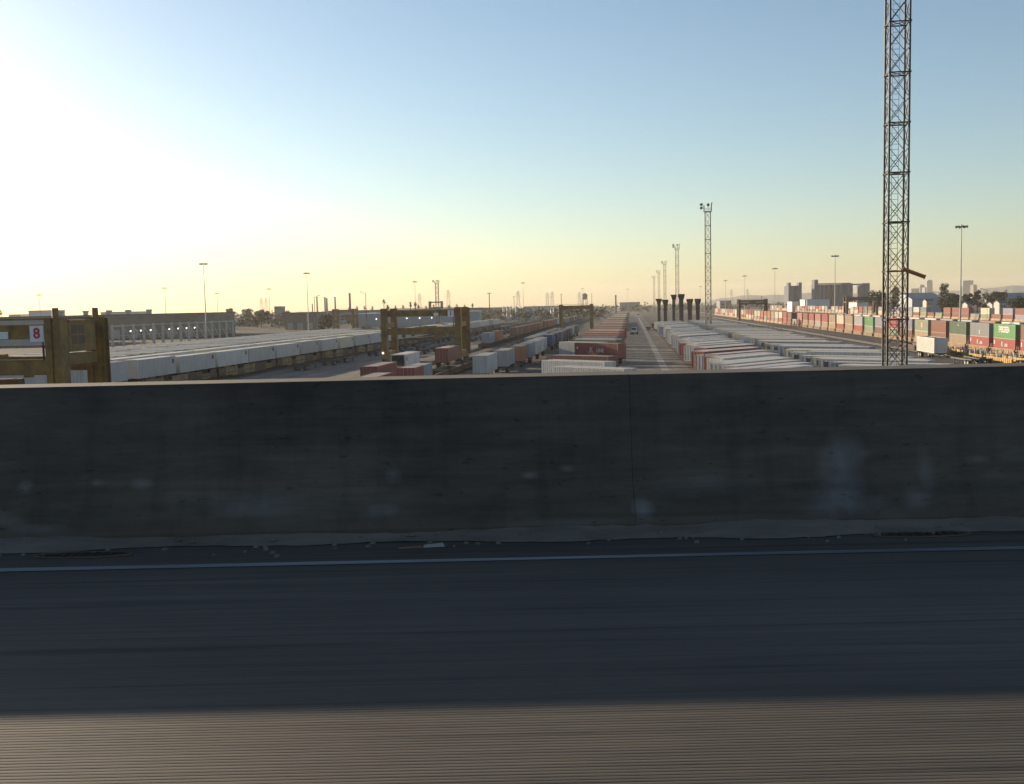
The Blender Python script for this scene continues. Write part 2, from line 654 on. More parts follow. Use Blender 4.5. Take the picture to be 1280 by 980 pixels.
for px, y, w, txt in ((90, 5.90, .30, 'dark oval deck drain at the foot of the barrier below the yellow crane'), (1156, 5.96, .30, 'dark oval deck drain at the foot of the barrier below the lattice tower')):
    x = local_px(px, y)
    t = empty('deck_drain', loc=(Matrix.Rotation(YAW, 4, 'Z') @ Vector((x, y, 0))) + Vector((0, 0, DZ)), rz=YAW)
    tag(t, txt, 'drain', 'deck drains in the gutter')
    m = MB()
    ring = [(math.cos(a) * w, math.sin(a) * .075) for a in [2 * math.pi * k / 24 for k in range(24)]]
    m.face([(p[0] * .9, p[1] * .86, .0045) for p in ring])
    m.build('drain_opening', M['black'], t)
    m = MB()
    for k in range(24):
        p, q = ring[k], ring[(k + 1) % 24]
        m.hexa([(p[0], p[1], .003), (q[0], q[1], .003), (q[0] * .9, q[1] * .86, .003), (p[0] * .9, p[1] * .86, .003), (p[0], p[1], .010), (q[0], q[1], .010), (q[0] * .9, q[1] * .86, .010), (p[0] * .9, p[1] * .86, .010)])
    m.build('drain_rim', M['rust_steel'], t)
    m = MB()
    for k in range(-4, 5):
        m.box(k * .055 - .008, -.05, .005, k * .055 + .008, .05, .008)
    m.build('drain_grate', M['steel_dark'], t)

# a scrap of litter by the gutter
x = local_px(520, 6.0)
t = empty('litter_scrap', loc=(Matrix.Rotation(YAW, 4, 'Z') @ Vector((x, 5.90, 0))) + Vector((0, 0, DZ + .003)), rz=YAW + .06)
t.scale = (.72, .6, .6)
tag(t, 'flattened orange and white scrap of litter lying in the gutter', 'litter')
m = MB()
m.hexa([(-.16, -.02, 0), (.03, -.02, 0), (.02, .03, 0), (-.15, .02, 0), (-.18, -.01, .012), (.02, -.02, .03), (.02, .02, .02), (-.14, .01, .012)])
m.build('orange_sheet', M['litter_a'], t)
m = MB()
m.hexa([(.03, -.02, .004), (.21, -.01, .004), (.19, .04, .004), (.03, .03, .004), (.04, -.01, .03), (.19, .0, .045), (.17, .03, .03), (.04, .02, .028)])
m.build('white_sheet', M['litter_b'], t)

# ------------------------------------------------------------------ prototypes (removed again at the end)
PROTO = []


def proto(o):
    PROTO.append(o)
    return o


def corrugated(mb, p, q, z0, z1, nrm, depth, pitch, mat=0):
    """trapezoid corrugated sheet from p to q (2-D), standing z0..z1, pressed inwards by depth against nrm"""
    p, q, nrm = Vector(p), Vector(q), Vector(nrm)
    Lg = (q - p).length
    d = (q - p) / Lg
    n = max(1, round(Lg / pitch))
    st = Lg / n
    pr = []
    for k in range(n):
        for t, off in ((0, 0), (.36, 0), (.5, 1), (.86, 1)):
            pr.append(p + d * (st * (k + t)) - nrm * depth * off)
    pr.append(q)
    for a, b in zip(pr, pr[1:]):
        mb.face([(a.x, a.y, z0), (b.x, b.y, z0), (b.x, b.y, z1), (a.x, a.y, z1)], mat)


def container_thing(L, near, H=2.9):
    w, h = 1.22, L / 2
    m = MB()
    for sx in (-1, 1):
        for sy in (-1, 1):
            xx, yy = sx * (w - .08), sy * (h - .08)
            m.box(xx - .08, yy - .08, 0, xx + .08, yy + .08, H)
        m.box(sx * w - (.12 if sx > 0 else 0), -h + .16, .0, sx * w + (.12 if sx < 0 else 0), h - .16, .14)
        m.box(sx * w - (.10 if sx > 0 else 0), -h + .16, H - .10, sx * w + (.10 if sx < 0 else 0), h - .16, H)
        corrugated(m, (sx * (w - .012), -h + .16), (sx * (w - .012), h - .16), .14, H - .10, (sx, 0), .055, .42)
    m.box(-w + .16, h - .11, 0, w - .16, h - .002, .16)
    m.box(-w + .16, h - .11, H - .12, w - .16, h - .002, H)
    corrugated(m, (-w + .16, h - .015), (w - .16, h - .015), .16, H - .12, (0, 1), .05, .4)
    m.box(-w + .16, -h + .002, 0, w - .16, -h + .11, .14)
    m.box(-w + .16, -h + .002, H - .13, w - .16, -h + .11, H)
    n = max(2, int(L / 1.1))
    for k in range(n):          # roof, pressed in shallow steps
        ya, yb = -h + .11 + (L - .22) * k / n, -h + .11 + (L - .22) * (k + 1) / n
        m.face([(-w + .1, ya, H - .04), (w - .1, ya, H - .04), (w - .1, yb - .16, H - .04), (-w + .1, yb - .16, H - .04)], 1)
        m.face([(-w + .1, yb - .16, H - .02), (w - .1, yb - .16, H - .02), (w - .1, yb, H - .02), (-w + .1, yb, H - .02)], 1)
        m.face([(-w + .1, yb - .16, H - .04), (w - .1, yb - .16, H - .04), (w - .1, yb - .16, H - .02), (-w + .1, yb - .16, H - .02)], 1)
    m.box(-w + .12, -h + .12, .10, w - .12, h - .12, .16)
    if not near:
        for s in (-1, 1):
            m.box(min(s * .02, s * 1.05), -h + .02, .15, max(s * .02, s * 1.05), -h + .09, H - .14)
            m.box(s * .55 - .03, -h - .03, .12, s * .55 + .03, -h + .02, H - .1)
    body = m.build('shipping_container', [M['paint'], M['roof']])
    if near:
        for s in (-1, 1):
            d = MB()
            d.box(min(s * .015, s * 1.05), -h + .02, .15, max(s * .015, s * 1.05), -h + .09, H - .14)
            for zz in (.75, 1.35, 1.95):
                d.box(min(s * .08, s * .98), -h - .0, zz, max(s * .08, s * .98), -h + .02, zz + .25)
            door = d.build('door', [M['paint']], body)
            for xx in (.3, .78):
                r = MB()
                r.tube((s * xx, -h - .035, .08), (s * xx, -h - .035, H - .06), .022, n=6)
                r.box(s * xx - .02, -h - .06, 1.15, s * xx + .16, -h - .035, 1.2)
                lr = r.build('locking_rod', [M['galv']], door)
                lr['keep_color'] = 1
    return proto(body)


CN = {(L, nr): container_thing(L, nr) for L in (6.06, 12.19, 16.15) for nr in (True, False)}


def wheel_mb(x0, x1, y, z, r, n=16):
    m = MB()
    m.tube((x0, y, z), (x1, y, z), r, n=n)
    m.tube((x0 - .01, y, z), (x1 + .01, y, z), r * .55, n=n, mat=1)
    return m


def trailer_thing(L, near, reefer=False):
    w, h, z0, z1 = 1.3, L / 2, 1.2, 4.05
    m = MB()
    m.box(-w, -h, z0, w, h, z0 + .18)
    m.box(-w + .02, -h + .02, z0 + .18, w - .02, h - .02, z1 - .06)
    for s in (-1, 1):
        m.box(s * w - (.08 if s > 0 else 0), -h, z1 - .14, s * w + (.08 if s < 0 else 0), h, z1 - .02)
        n = int(L / .62)
        for k in range(n + 1):
            y = -h + .03 + (L - .09) * k / n
            m.box(s * (w - .02) - (0 if s > 0 else .018), y, z0 + .18, s * (w - .02) + (.018 if s > 0 else 0), y + .05, z1 - .14)
    for k in range(5):
        x = -w + .1 + k * (2 * w - .25) / 4
        m.box(x, h - .02, z0 + .18, x + .06, h + .01, z1 - .14)
    m.face([(-w + .06, -h, z1 - .03), (0, -h, z1), (0, h, z1), (-w + .06, h, z1 - .03)], 1)
    m.face([(0, -h, z1), (w - .06, -h, z1 - .03), (w - .06, h, z1 - .03), (0, h, z1)], 1)
    for s in (-1, 1):
        m.box(s * .45 - .06, -h + .3, z0 - .28, s * .45 + .06, -h + 4.2, z0 - .002, 2)
    m.box(-1.1, -h + .02, .55, 1.1, -h + .10, .65, 2)
    for s in (-1, 1):
        m.box(s * .7 - .05, -h + .02, .65, s * .7 + .05, -h + .10, z0 - .003, 2)
    wheels, legs = [], []
    for y in (-h + 1.5, -h + 2.8):
        for s in (-1, 1):
            wheels.append(wheel_mb(s * 1.0 - .27, s * 1.0 + .27, y, .5, .5, 14 if near else 10))
    for s in (-1, 1):
        lg = MB()
        lg.box(s * .75 - .07, h - 3.1, .12, s * .75 + .07, h - 2.95, z0 - .003)
        lg.box(s * .75 - .13, h - 3.18, .0, s * .75 + .13, h - 2.87, .12)
        lg.beam((s * .75, h - 2.95, .5), (s * .75, h - 2.2, z0 - .05), .05)
        legs.append(lg)
    mats = [M['paint'], M['roof'], M['steel_dark'], M['tyre'], M['galv']]
    if not near:
        for q in wheels:
            o = len(m.v)
            m.v += q.v
            m.f += [tuple(i + o for i in f) for f in q.f]
            m.m += [3 + k for k in q.m]
        for q in legs:
            o = len(m.v)
            m.v += q.v
            m.f += [tuple(i + o for i in f) for f in q.f]
            m.m += [2 for k in q.m]
    for s in (-1, 1):
        d = MB()
        d.box(min(s * .02, s * 1.22), -h - .03, z0 + .1, max(s * .02, s * 1.22), -h + .0, z1 - .15)
        for xx in (.35, .85):
            d.tube((s * xx, -h - .05, z0 + .05), (s * xx, -h - .05, z1 - .1), .02, n=5, mat=1)
        if near:
            legs.append(d)
        else:
            o = len(m.v)
            m.v += d.v
            m.f += [tuple(i + o for i in f) for f in d.f]
            m.m += [0 if k == 0 else 4 for k in d.m]
    body = m.build('box_trailer', mats)
    if near:
        for q in wheels:
            q.build('wheel', [M['tyre'], M['steel_dark']], body)
        for q in legs[:2]:
            q.build('landing_leg', [M['steel_dark']], body)
        for q in legs[2:]:
            q.build('rear_door', [M['paint'], M['galv']], body)
        for s in (-1, 1):
            r = MB()
            r.box(min(s * 1.305, s * 1.285), h - 1.5, 2.9, max(s * 1.305, s * 1.285), h - .8, 3.6)
            pl_ = r.build('side_placard', [M['steel_dark']], body)
        if reefer:
            r = MB()
            r.box(-1.05, h + .01, z0 + .9, 1.05, h + .45, z1 - .15)
            for k in range(6):
                r.box(-.95, h + .45, z0 + 1.0 + k * .28, .95, h + .47, z0 + 1.18 + k * .28)
            r.build('refrigeration_unit', [M['black']], body)
    return proto(body)


TR = {(L, nr): trailer_thing(L, nr) for L in (14.6, 16.1) for nr in (True, False)}
REEFER = trailer_thing(12.2, True, True)


def chassis_thing(L, near):
    """bare skeletal trailer that carries a container"""
    h = L / 2
    m = MB()
    for s in (-1, 1):
        m.box(s * .45 - .06, -h, .82, s * .45 + .06, h, 1.12)
    for k in range(7):
        y = -h + .1 + (L - .2) * k / 6
        m.box(-1.2 if k in (0, 6) else -.5, y - .08, .95, 1.2 if k in (0, 6) else .5, y + .08, 1.19)
    m.box(-1.1, -h - .06, .5, 1.1, -h + .02, .6)
    for s in (-1, 1):
        m.box(s * .8 - .05, -h - .06, .6, s * .8 + .05, -h + .02, .96)
    m.box(-.5, h - 2.9, .84, .5, h - .3, 1.10)
    parts = []
    for y in (-h + 1.5, -h + 2.75):
        for s in (-1, 1):
            parts.append(('wheel', wheel_mb(s * .97 - .27, s * .97 + .27, y, .5, .5, 14 if near else 10), [M['tyre'], M['galv']]))
    for s in (-1, 1):
        lg = MB()
        lg.box(s * .7 - .07, h - 3.2, .1, s * .7 + .07, h - 3.05, .95)
        lg.box(s * .7 - .13, h - 3.28, .0, s * .7 + .13, h - 2.97, .1)
        parts.append(('landing_leg', lg, [M['steel_dark']]))
    if near:
        b = m.build('container_chassis', [M['steel_dark']])
        for nme, q, mt in parts:
            q.build(nme, mt, b)
    else:
        for nme, q, mt in parts:
            o = len(m.v)
            m.v += q.v
            m.f += [tuple(i + o for i in f) for f in q.f]
            m.m += [1 if nme == 'wheel' else 0] * len(q.f)
        b = m.build('container_chassis', [M['steel_dark'], M['tyre']])
    return proto(b)


CH = {(L, nr): chassis_thing(L, nr) for L in (12.19, 16.15) for nr in (True, False)}


def bogie_mb():
    m = MB()
    for y in (-.85, .85):
        for s in (-1, 1):
            m.tube((s * .75 - .06, y, .45 + .19), (s * .75 + .06, y, .45 + .19), .45, n=14)
        m.tube((-.75, y, .64), (.75, y, .64), .08, n=6)
    for s in (-1, 1):
        m.beam((s * .98, -1.15, .62), (s * .98, 1.15, .62), .14, .22)
        m.box(s * .98 - .08, -.4, .3, s * .98 + .08, .4, .78)
    m.box(-.98, -.2, .45, .98, .2, .85)
    return m


def wellcar_thing(pitch, well, near, paint, ribs=True):
    """articulated double-stack car: deep side sills round a well, resting on a wheel truck at each end"""
    h, wl = pitch / 2, well / 2
    m = MB()
    for s in (-1, 1):
        x0, x1 = s * 1.26, s * 1.44
        a, b = min(x0, x1), max(x0, x1)
        m.box(a, -wl, .38, b, wl, 1.22)
        m.box(a - .03, -wl - .1, 1.22, b + .03, wl + .1, 1.32)
        m.box(a - .03, -wl + .3, .30, b + .03, wl - .3, .38)
        if ribs:
            n = int(well / .9)
            for k in range(n + 1):
                y = -wl + .1 + (well - .3) * k / n
                xo = b if s > 0 else a - .07
                m.box(xo, y, .38, xo + .07, y + .12, 1.22)
    for e in (-1, 1):
        y0, y1 = e * wl, e * h
        ya, yb = min(y0, y1) + (.06 if e > 0 else .02), max(y0, y1) - (.02 if e > 0 else .06)
        m.box(-1.25, ya, 1.02, 1.25, yb, 1.20)
        m.box(-1.22, e * wl - .06, .38, 1.22, e * wl + .06, 1.02)
    m.box(-1.22, -wl + .06, .32, 1.22, wl - .06, .36)
    car = m.build('well_car', [paint])
    for e in (-1, 1) if near else ():
        r = MB()
        y = e * (h - .25)
        for x in (-1.2, 1.2):
            r.tube((x, y, 1.2), (x, y, 2.1), .025, n=5)
        r.tube((-1.2, y, 2.1), (1.2, y, 2.1), .025, n=5)
        r.tube((-1.2, y, 1.65), (1.2, y, 1.65), .02, n=5)
        r.build('hand_rail', [M['galv']], car)
    bg = bogie_mb()
    b = bg.build('wheel_truck', [M['rust_steel']], car, loc=(0, -h, 0))
    return proto(car)


WC = wellcar_thing(14.6, 12.35, True, M['tan_car'])
WC_FAR = wellcar_thing(14.6, 12.35, False, M['tan_car'], False)
WC_DARK = wellcar_thing(14.6, 12.35, False, M['rust_steel'])
WC_YELLOW = wellcar_thing(14.6, 12.35, True, M['yellow_pale'])


def flatcar_thing():
    h = 15.2
    m = MB()
    m.box(-1.45, -h, .95, 1.45, h, 1.10)
    for s in (-1, 1):
        a, b = min(s * 1.30, s * 1.42), max(s * 1.30, s * 1.42)
        for i in range(10):
            ya = -h + .2 + (2 * h - .4) * i / 10
            yb = -h + .2 + (2 * h - .4) * (i + 1) / 10
            za = .30 if 2 <= i < 8 else .55
            m.box(a, ya, za, b, yb - .06, .95, 1 if i in (1, 2, 4, 5, 8) else 0)
            m.box(a, ya, 1.102, b, yb - .10, 1.98 if i % 5 != 3 else 1.5, 1 if i in (1, 2, 4, 5, 8) else 0)
    m.box(-.5, -h + .3, .5, .5, h - .3, .95)
    for e in (-1, 1):
        for y in (e * (h - 3.4), e * 1.2 + e * .6):
            m.box(-.35, y - .12, 1.10, .35, y + .12, 2.15, 0)
    car = m.build('flat_car', [M['rust_steel'], M['ochre']])
    for e in (-1, 1):
        bogie_mb().build('wheel_truck', [M['rust_steel']], car, loc=(0, e * (h - 2.6), 0))
    return proto(car)


FC = flatcar_thing()


# ------------------------------------------------------------------ floodlight masts
def lattice_mast(s, Ht, bay, leg_r, brace_r):
    root = empty('floodlight_mast')
    hs = s / 2
    cor = [(-hs, -hs), (hs, -hs), (hs, hs), (-hs, hs)]
    n = int(Ht / bay)
    for cx, cy in cor:
        m = MB()
        for k in range(n):
            m.tube((cx, cy, k * bay), (cx, cy, (k + 1) * bay), leg_r, n=8)
            m.tube((cx, cy, k * bay - .07), (cx, cy, k * bay + .07), leg_r * 1.7, n=8)
        m.tube((cx, cy, n * bay), (cx, cy, Ht), leg_r, n=8)
        m.box(cx - .3, cy - .3, 0, cx + .3, cy + .3, .3)
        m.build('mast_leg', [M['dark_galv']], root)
    for i in range(4):
        (ax, ay), (bx, by) = cor[i], cor[(i + 1) % 4]
        m = MB()
        for k in range(n):
            for j in range(2):
                z0, z1 = (k + j / 2) * bay, (k + j / 2 + .5) * bay
                m.tube((ax, ay, z0), (bx, by, z1), brace_r, n=5, cap=False)
                m.tube((bx, by, z0), (ax, ay, z1), brace_r, n=5, cap=False)
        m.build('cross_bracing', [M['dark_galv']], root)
    m = MB()
    for k in range(1, n + 1):
        for i in range(4):
            (ax, ay), (bx, by) = cor[i], cor[(i + 1) % 4]
            m.beam((ax, ay, k * bay), (bx, by, k * bay), brace_r * 2.6, brace_r * 3.2)
        m.beam((cor[0][0], cor[0][1], k * bay), (cor[2][0], cor[2][1], k * bay), brace_r * 1.8)
        m.beam((cor[1][0], cor[1][1], k * bay), (cor[3][0], cor[3][1], k * bay), brace_r * 1.8)
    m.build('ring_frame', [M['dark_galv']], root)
    m = MB()
    for x in (-.32, .32):
        m.tube((x - .05, .35, .3), (x - .05, .35, Ht), .028, n=5)
    for k in range(int(Ht / .55)):
        m.tube((-.37, .35, .5 + k * .55), (.27, .35, .5 + k * .55), .02, n=4)
    m.build('ladder', [M['dark_galv']], root)
    m = MB()
    e = hs + .35
    m.box(-e, -e, Ht, e, e, Ht + .18)
    for zz in (.7, 1.25):
        for p, q in (((-e, -e), (e, -e)), ((e, -e), (e, e)), ((e, e), (-e, e)), ((-e, e), (-e, -e))):
            m.tube((*p, Ht + zz), (*q, Ht + zz), .035, n=5)
    for p in ((-e, -e), (e, -e), (e, e), (-e, e)):
        m.tube((*p, Ht + .1), (*p, Ht + 2.4), .09, n=6)
    m.build('platform', [M['dark_galv']], root)
    for x, y, z, tilt, sx in ((-e - .9, -.2, 2.7, 0, 1), (-e - .9, -.2, 1.5, 0, 1), (.1, -e, 2.6, 1, 1), (e, -.2, 2.9, 2, .8), (.3, e, 2.5, 1, .8)):
        m = MB()
        if tilt == 0:
            m.tube((x - .15, y - .25, Ht + z - .12), (x + .25, y + .25, Ht + z + .15), .52, .34, n=12)
            m.beam((x + .2, y + .2, Ht + z), (-e, y + .2, Ht + z - .4), .09)
        elif tilt == 1:
            m.tube((x - .35, y, Ht + z - .25), (x + .35, y, Ht + z + .15), .44, .3, n=12)
            m.beam((x, y, Ht + z - .2), (x, y, Ht + .7), .09)
        else:
            m.tube((x - .1, y, Ht + z - .55), (x + .18, y, Ht + z + .4), .22, .28, n=10)
            m.beam((x, y, Ht + z - .3), (x, y, Ht + .7), .09)
        m.build('floodlight', [M['lamp_body']], root)
    return proto(root)


MAST = lattice_mast(1.9, 44.1, 4.9, .115, .036)


def pole_light(Ht):
    root = empty('light_pole')
    m = MB()
    m.tube((0, 0, 0), (0, 0, Ht), .30, .13, n=10)
    m.tube((0, 0, 0), (0, 0, .4), .5, .5, n=10)
    m.build('pole', [M['galv']], root)
    m = MB()
    m.tube((0, 0, Ht - .25), (0, 0, Ht - .1), 1.25, 1.25, n=14)
    m.tube((0, 0, Ht - .3), (0, 0, Ht + .55), .25, .2, n=8)
    m.build('lamp_ring', [M['lamp_body']], root)
    for k in range(8):
        a = 2 * math.pi * k / 8
        c, s = math.cos(a), math.sin(a)
        m = MB()
        m.tube((c * 1.2, s * 1.2, Ht - .15), (c * 1.95, s * 1.95, Ht - .32), .24, .42, n=8)
        m.build('lamp_head', [M['lamp_body']], root)
    return proto(root)


POLE = pole_light(35.0)


# ------------------------------------------------------------------ straddle crane
def gantry(span, base, top, paint, sign=None, sign_paint=None, cab=True, lift=7.4, near=True, posts=.9, lw=1.45):
    """four legs on tyres, two fixed top beams and two beams that climb the legs; local x across the tracks, right legs at x=0"""
    root = empty('gantry_crane')
    legx = (-span, 0)
    for x in legx:
        for y in (0, base):
            m = MB()
            m.box(x - lw / 2, y - lw / 2, 1.5, x - .12, y + lw / 2, top)
            m.box(x + .12, y - lw / 2, 1.5, x + lw / 2, y + lw / 2, top)
            m.box(x - .13, y - lw / 2 + .14, 1.5, x + .13, y + lw / 2 - .14, top - .3)
            for z in (3.2, 5.2, 7.2, 9.2):
                m.box(x - lw / 2 - .02, y - lw / 2 - .025, z, x + lw / 2 + .02, y + lw / 2 + .025, z + .14)
            leg = m.build('leg', [paint], root)
            if posts:
                p = MB()
                p.tube((x, y, top + .1), (x, y, top + .1 + posts), .30, .28, n=10)
                p.build('sheave_post', [paint], leg)
    for y in (0, base):
        m = MB()
        m.box(-span + lw / 2, y - .45, top - 1.75, -lw / 2, y + .45, top - .45)
        m.box(-span - lw / 2, y - .5, top + .002, lw / 2, y + .5, top + .12)
        m.box(-span + lw / 2, y - .52, top - .62, -lw / 2, y - .45, top - .45)
        for k in range(9):
            x = -span + 1.4 + (span - 2.8) * k / 8
            m.box(x - .06, y - .5, top - 1.75, x + .06, y - .45, top - .62)
        m.build('top_beam', [paint], root)
        m = MB()
        m.box(-span + lw / 2 + .02, y - .42, lift - .65, -lw / 2 - .02, y + .42, lift + .65)
        m.box(-span + lw / 2, y - .5, lift + .65, -lw / 2, y + .5, lift + .75)
        for xx in (-span * .74, -span * .30):
            m.box(xx - .35, y - .3, lift - 1.3, xx + .35, y + .3, lift - .65)
        m.box(-span * .58, y - .6, lift - .5, -span * .40, y + .6, lift + 1.0)
        m.build('lift_beam', [paint], root)
    m = MB()
    m.box(-span * .66, .5, lift - 1.75, -span * .34, base - .5, lift - 1.35)
    for xx in (-span * .66, -span * .34):
        m.box(xx - .3, -.3, lift - 2.0, xx + .3, base + .3, lift - 1.4)
    m.build('spreader', [M['rust_steel']], root)
    for x in legx:
        m = MB()
        m.box(x - .4, lw / 2, 1.55, x + .4, base - lw / 2, 2.5)
        m.box(x - .55, -1.9, .95, x + .55, base + 1.9, 1.5)
        m.build('sill_beam', [paint], root)
        m = MB()
        m.box(x - .42, lw / 2, top - 4.2, x + .42, base - lw / 2, top - 3.15)
        m.build('tie_beam', [paint], root)
        for y in (-1.2, .9, base - .9, base + 1.2):
            wheel_mb(x - .38, x + .38, y, .72, .72, 18).build('wheel', [M['tyre'], paint], root)
    if near:
        m = MB()
        for s in (-.25, .25):
            m.tube((lw / 2 + .35, base + s, 1.6), (lw / 2 + .35, base + s, top), .035, n=5)
        for k in range(int((top - 2) / .4)):
            m.tube((lw / 2 + .35, base - .25, 1.8 + .4 * k), (lw / 2 + .35, base + .25, 1.8 + .4 * k), .022, n=4)
        m.box(lw / 2, base - .5, 1.6, lw / 2 + .3, base - .42, top)
        m.box(lw / 2, base + .42, 1.6, lw / 2 + .3, base + .5, top)
        m.build('ladder', [paint], root)
    if cab:
        m = MB()
        m.box(-.55, lw / 2 + .02, top - 3.0, .75, base - lw / 2 - .8, top - .25)
        m.box(-.7, lw / 2 + .02, top - .25, .9, base - lw / 2 - .6, top - .12)
        cb = m.build('operator_cab', [paint], root)
        for k in range(2):
            for j in range(2):
                w = MB()
                y0 = lw / 2 + .5 + k * 1.2
                z0 = top - 2.3 + j * .95
                w.box(.752, y0, z0, .765, y0 + 1.0, z0 + .75)
                w.build('cab_window', [M['glass_dark']], cb)
                w = MB()
                w.box(-.45 + k * .62, lw / 2 - .0, z0, .08 + k * .62, lw / 2 + .02, z0 + .75)
                w.build('cab_window', [M['glass_dark']], cb)
    if sign:
        m = MB()
        m.box(-2.18, -.62, top - 2.0, -.86, -.54, top - .55)
        sb = m.build('sign_board', [M['board']], root)
        t = put('sign_number', text_mesh('sign_number', sign, 1.3, M[sign_paint], .03, .035), sb, loc=(-1.52, -.64, top - 1.28))
        t.rotation_euler = (R(90), 0, 0)
        m = MB()
        m.box(-5.3, -.62, top - 1.7, -4.3, -.54, top - 1.05)
        m.build('notice_plate', [M['board']], root)
        m = MB()
        m.beam((-.98, -.58, top - 2.0), (-.98, -.58, lift + .7), .14)
        m.build('hanger_bar', [M['steel_dark']], root)
    return root

# ------------------------------------------------------------------ colours
RUST, RED, DRED, MAROON = (.30, .09, .055), (.42, .055, .05), (.30, .03, .03), (.16, .022, .028)
ORANGE, BROWN, TAN = (.48, .17, .06), (.22, .085, .05), (.46, .33, .22)
GREEN, DGREEN, PGREEN = (.10, .36, .11), (.045, .13, .075), (.30, .36, .25)
GREY, LGREY, LAV, CREAM = (.24, .27, .29), (.42, .43, .44), (.31, .30, .40), (.78, .70, .52)
WHITE, BLUE, DBLUE, PBLUE = (.70, .69, .67), (.07, .14, .30), (.03, .05, .13), (.36, .41, .48)
PINK = (.55, .22, .18)
CNAME = {RUST: 'rust red', RED: 'bright red', DRED: 'dark red', MAROON: 'maroon', ORANGE: 'orange', BROWN: 'brown', TAN: 'tan', GREEN: 'bright green', DGREEN: 'dark green',
         PGREEN: 'pale green', GREY: 'slate grey', LGREY: 'light grey', LAV: 'lavender grey', CREAM: 'cream', WHITE: 'white', BLUE: 'blue', DBLUE: 'navy blue', PBLUE: 'pale blue', PINK: 'faded pink'}


def vary(c, r, a=.12):
    k = 1 + r.uniform(-a, a)
    return tuple(max(0, min(1, x * k * .70)) for x in c)


def side_text(body, s, size, x, y, z, face, mat='white', weight=0.0):
    """lettering on a container's side; face -1 = local -x side, 1 = local +x side"""
    t = put('painted_lettering', text_mesh('painted_lettering', s, size, M[mat], .02, weight), body, loc=(x, y, z))
    t.rotation_euler = (R(90), 0, R(90) * face)
    return t


# ------------------------------------------------------------------ double-stack train in the sun, right
rc = random.Random(11)
XC = 76.2
up = [BROWN, GREEN, GREY, DGREEN, RUST, PGREEN, LAV, RED, LAV, GREEN, LGREY, TAN, CREAM, TAN, RED, PINK, RED, RUST, PINK, RED, RUST, RED]
lo = [RED, RED, RED, TAN, BROWN, TAN, BROWN, PGREEN, BROWN, PGREEN, RED, TAN, RED, TAN, TAN, LGREY, TAN, TAN, RED, LGREY, RUST, RED]
far_cols = [CREAM, WHITE, LGREY, RED, TAN, RUST, PINK, CREAM, LGREY, ORANGE, WHITE]
n_c = 50
G1, G2, G3 = 'upper containers on the sunlit double stack train', 'lower containers on the sunlit double stack train', 'well cars of the sunlit double stack train'
for i in range(n_c):
    y = 203.0 + 15.0 * i
    near = i < 8
    car = dup(WC if i < 22 else WC_FAR, (XC, y, 0), 0)
    k = f'{EDGE[i]} stack from the right edge' if i < 20 else ''
    tag(car, f'tan well car under the {CNAME[up[i]]} container, {k}' if i < 20 else 'small tan well car far back in the sunlit double stack train', 'rail car', G3)
    cu = up[i] if i < len(up) else rc.choice(far_cols)
    cl = lo[i] if i < len(lo) else rc.choice(far_cols)
    b = dup(CN[12.19, near], (XC, y, .37), 0 if rc.random() < .7 else math.pi, vary(cl, rc))
    tag(b, f'{CNAME[cl]} lower container beneath the {CNAME[cu]} one, {k}' if i < 20 else f'small {CNAME[cl]} lower container far back in the sunlit train', 'container', G2)
    flip = False if i < 4 else rc.random() < .3
    b.rotation_euler.z = math.pi if (flip and i > 3) else 0
    if i in (19,):
        continue
    t = dup(CN[12.19, near], (XC, y, 3.28), math.pi if flip else 0, vary(cu, rc))
    tag(t, f'{CNAME[cu]} upper container on the {CNAME[cl]} one, {k}' if i < 20 else f'small {CNAME[cu]} upper container far back in the sunlit train', 'container', G1)
    if i == 1:
        side_text(t, 'EVERGREEN', 1.45, -1.235, 0, 1.8, -1, weight=.04).scale = (.8, 1.2, 1)
    if i in (0, 1, 2):
        side_text(b, 'K', 1.3, -1.235, 1.0, 1.75, -1, weight=.03)
        side_text(b, 'LINE', .85, -1.235, -1.2, 1.62, -1, weight=.02)
        m = MB()
        m.box(-1.245, 5.2, 1.7, -1.222, 5.65, 2.5)
        m.build('white_emblem', M['white'], b)
    if i == 2:
        m = MB()
        m.box(-1.245, -.25, .5, -1.222, .1, 1.4)
        m.build('white_mark', M['white'], t)
    if i == 3:
        side_text(t, 'U A', .8, -1.235, -.5, 2.2, -1)
    if i == 5:
        m = MB()
        m.tube((-1.222, -.6, 1.6), (-1.245, -.6, 1.6), .75, n=20)
        m.build('orange_roundel', simple('orange_roundel_paint', (.6, .25, .08), .5, .2), t)
    if i == 9:
        side_text(t, 'CSL', .8, -1.235, 0, 2.1, -1)

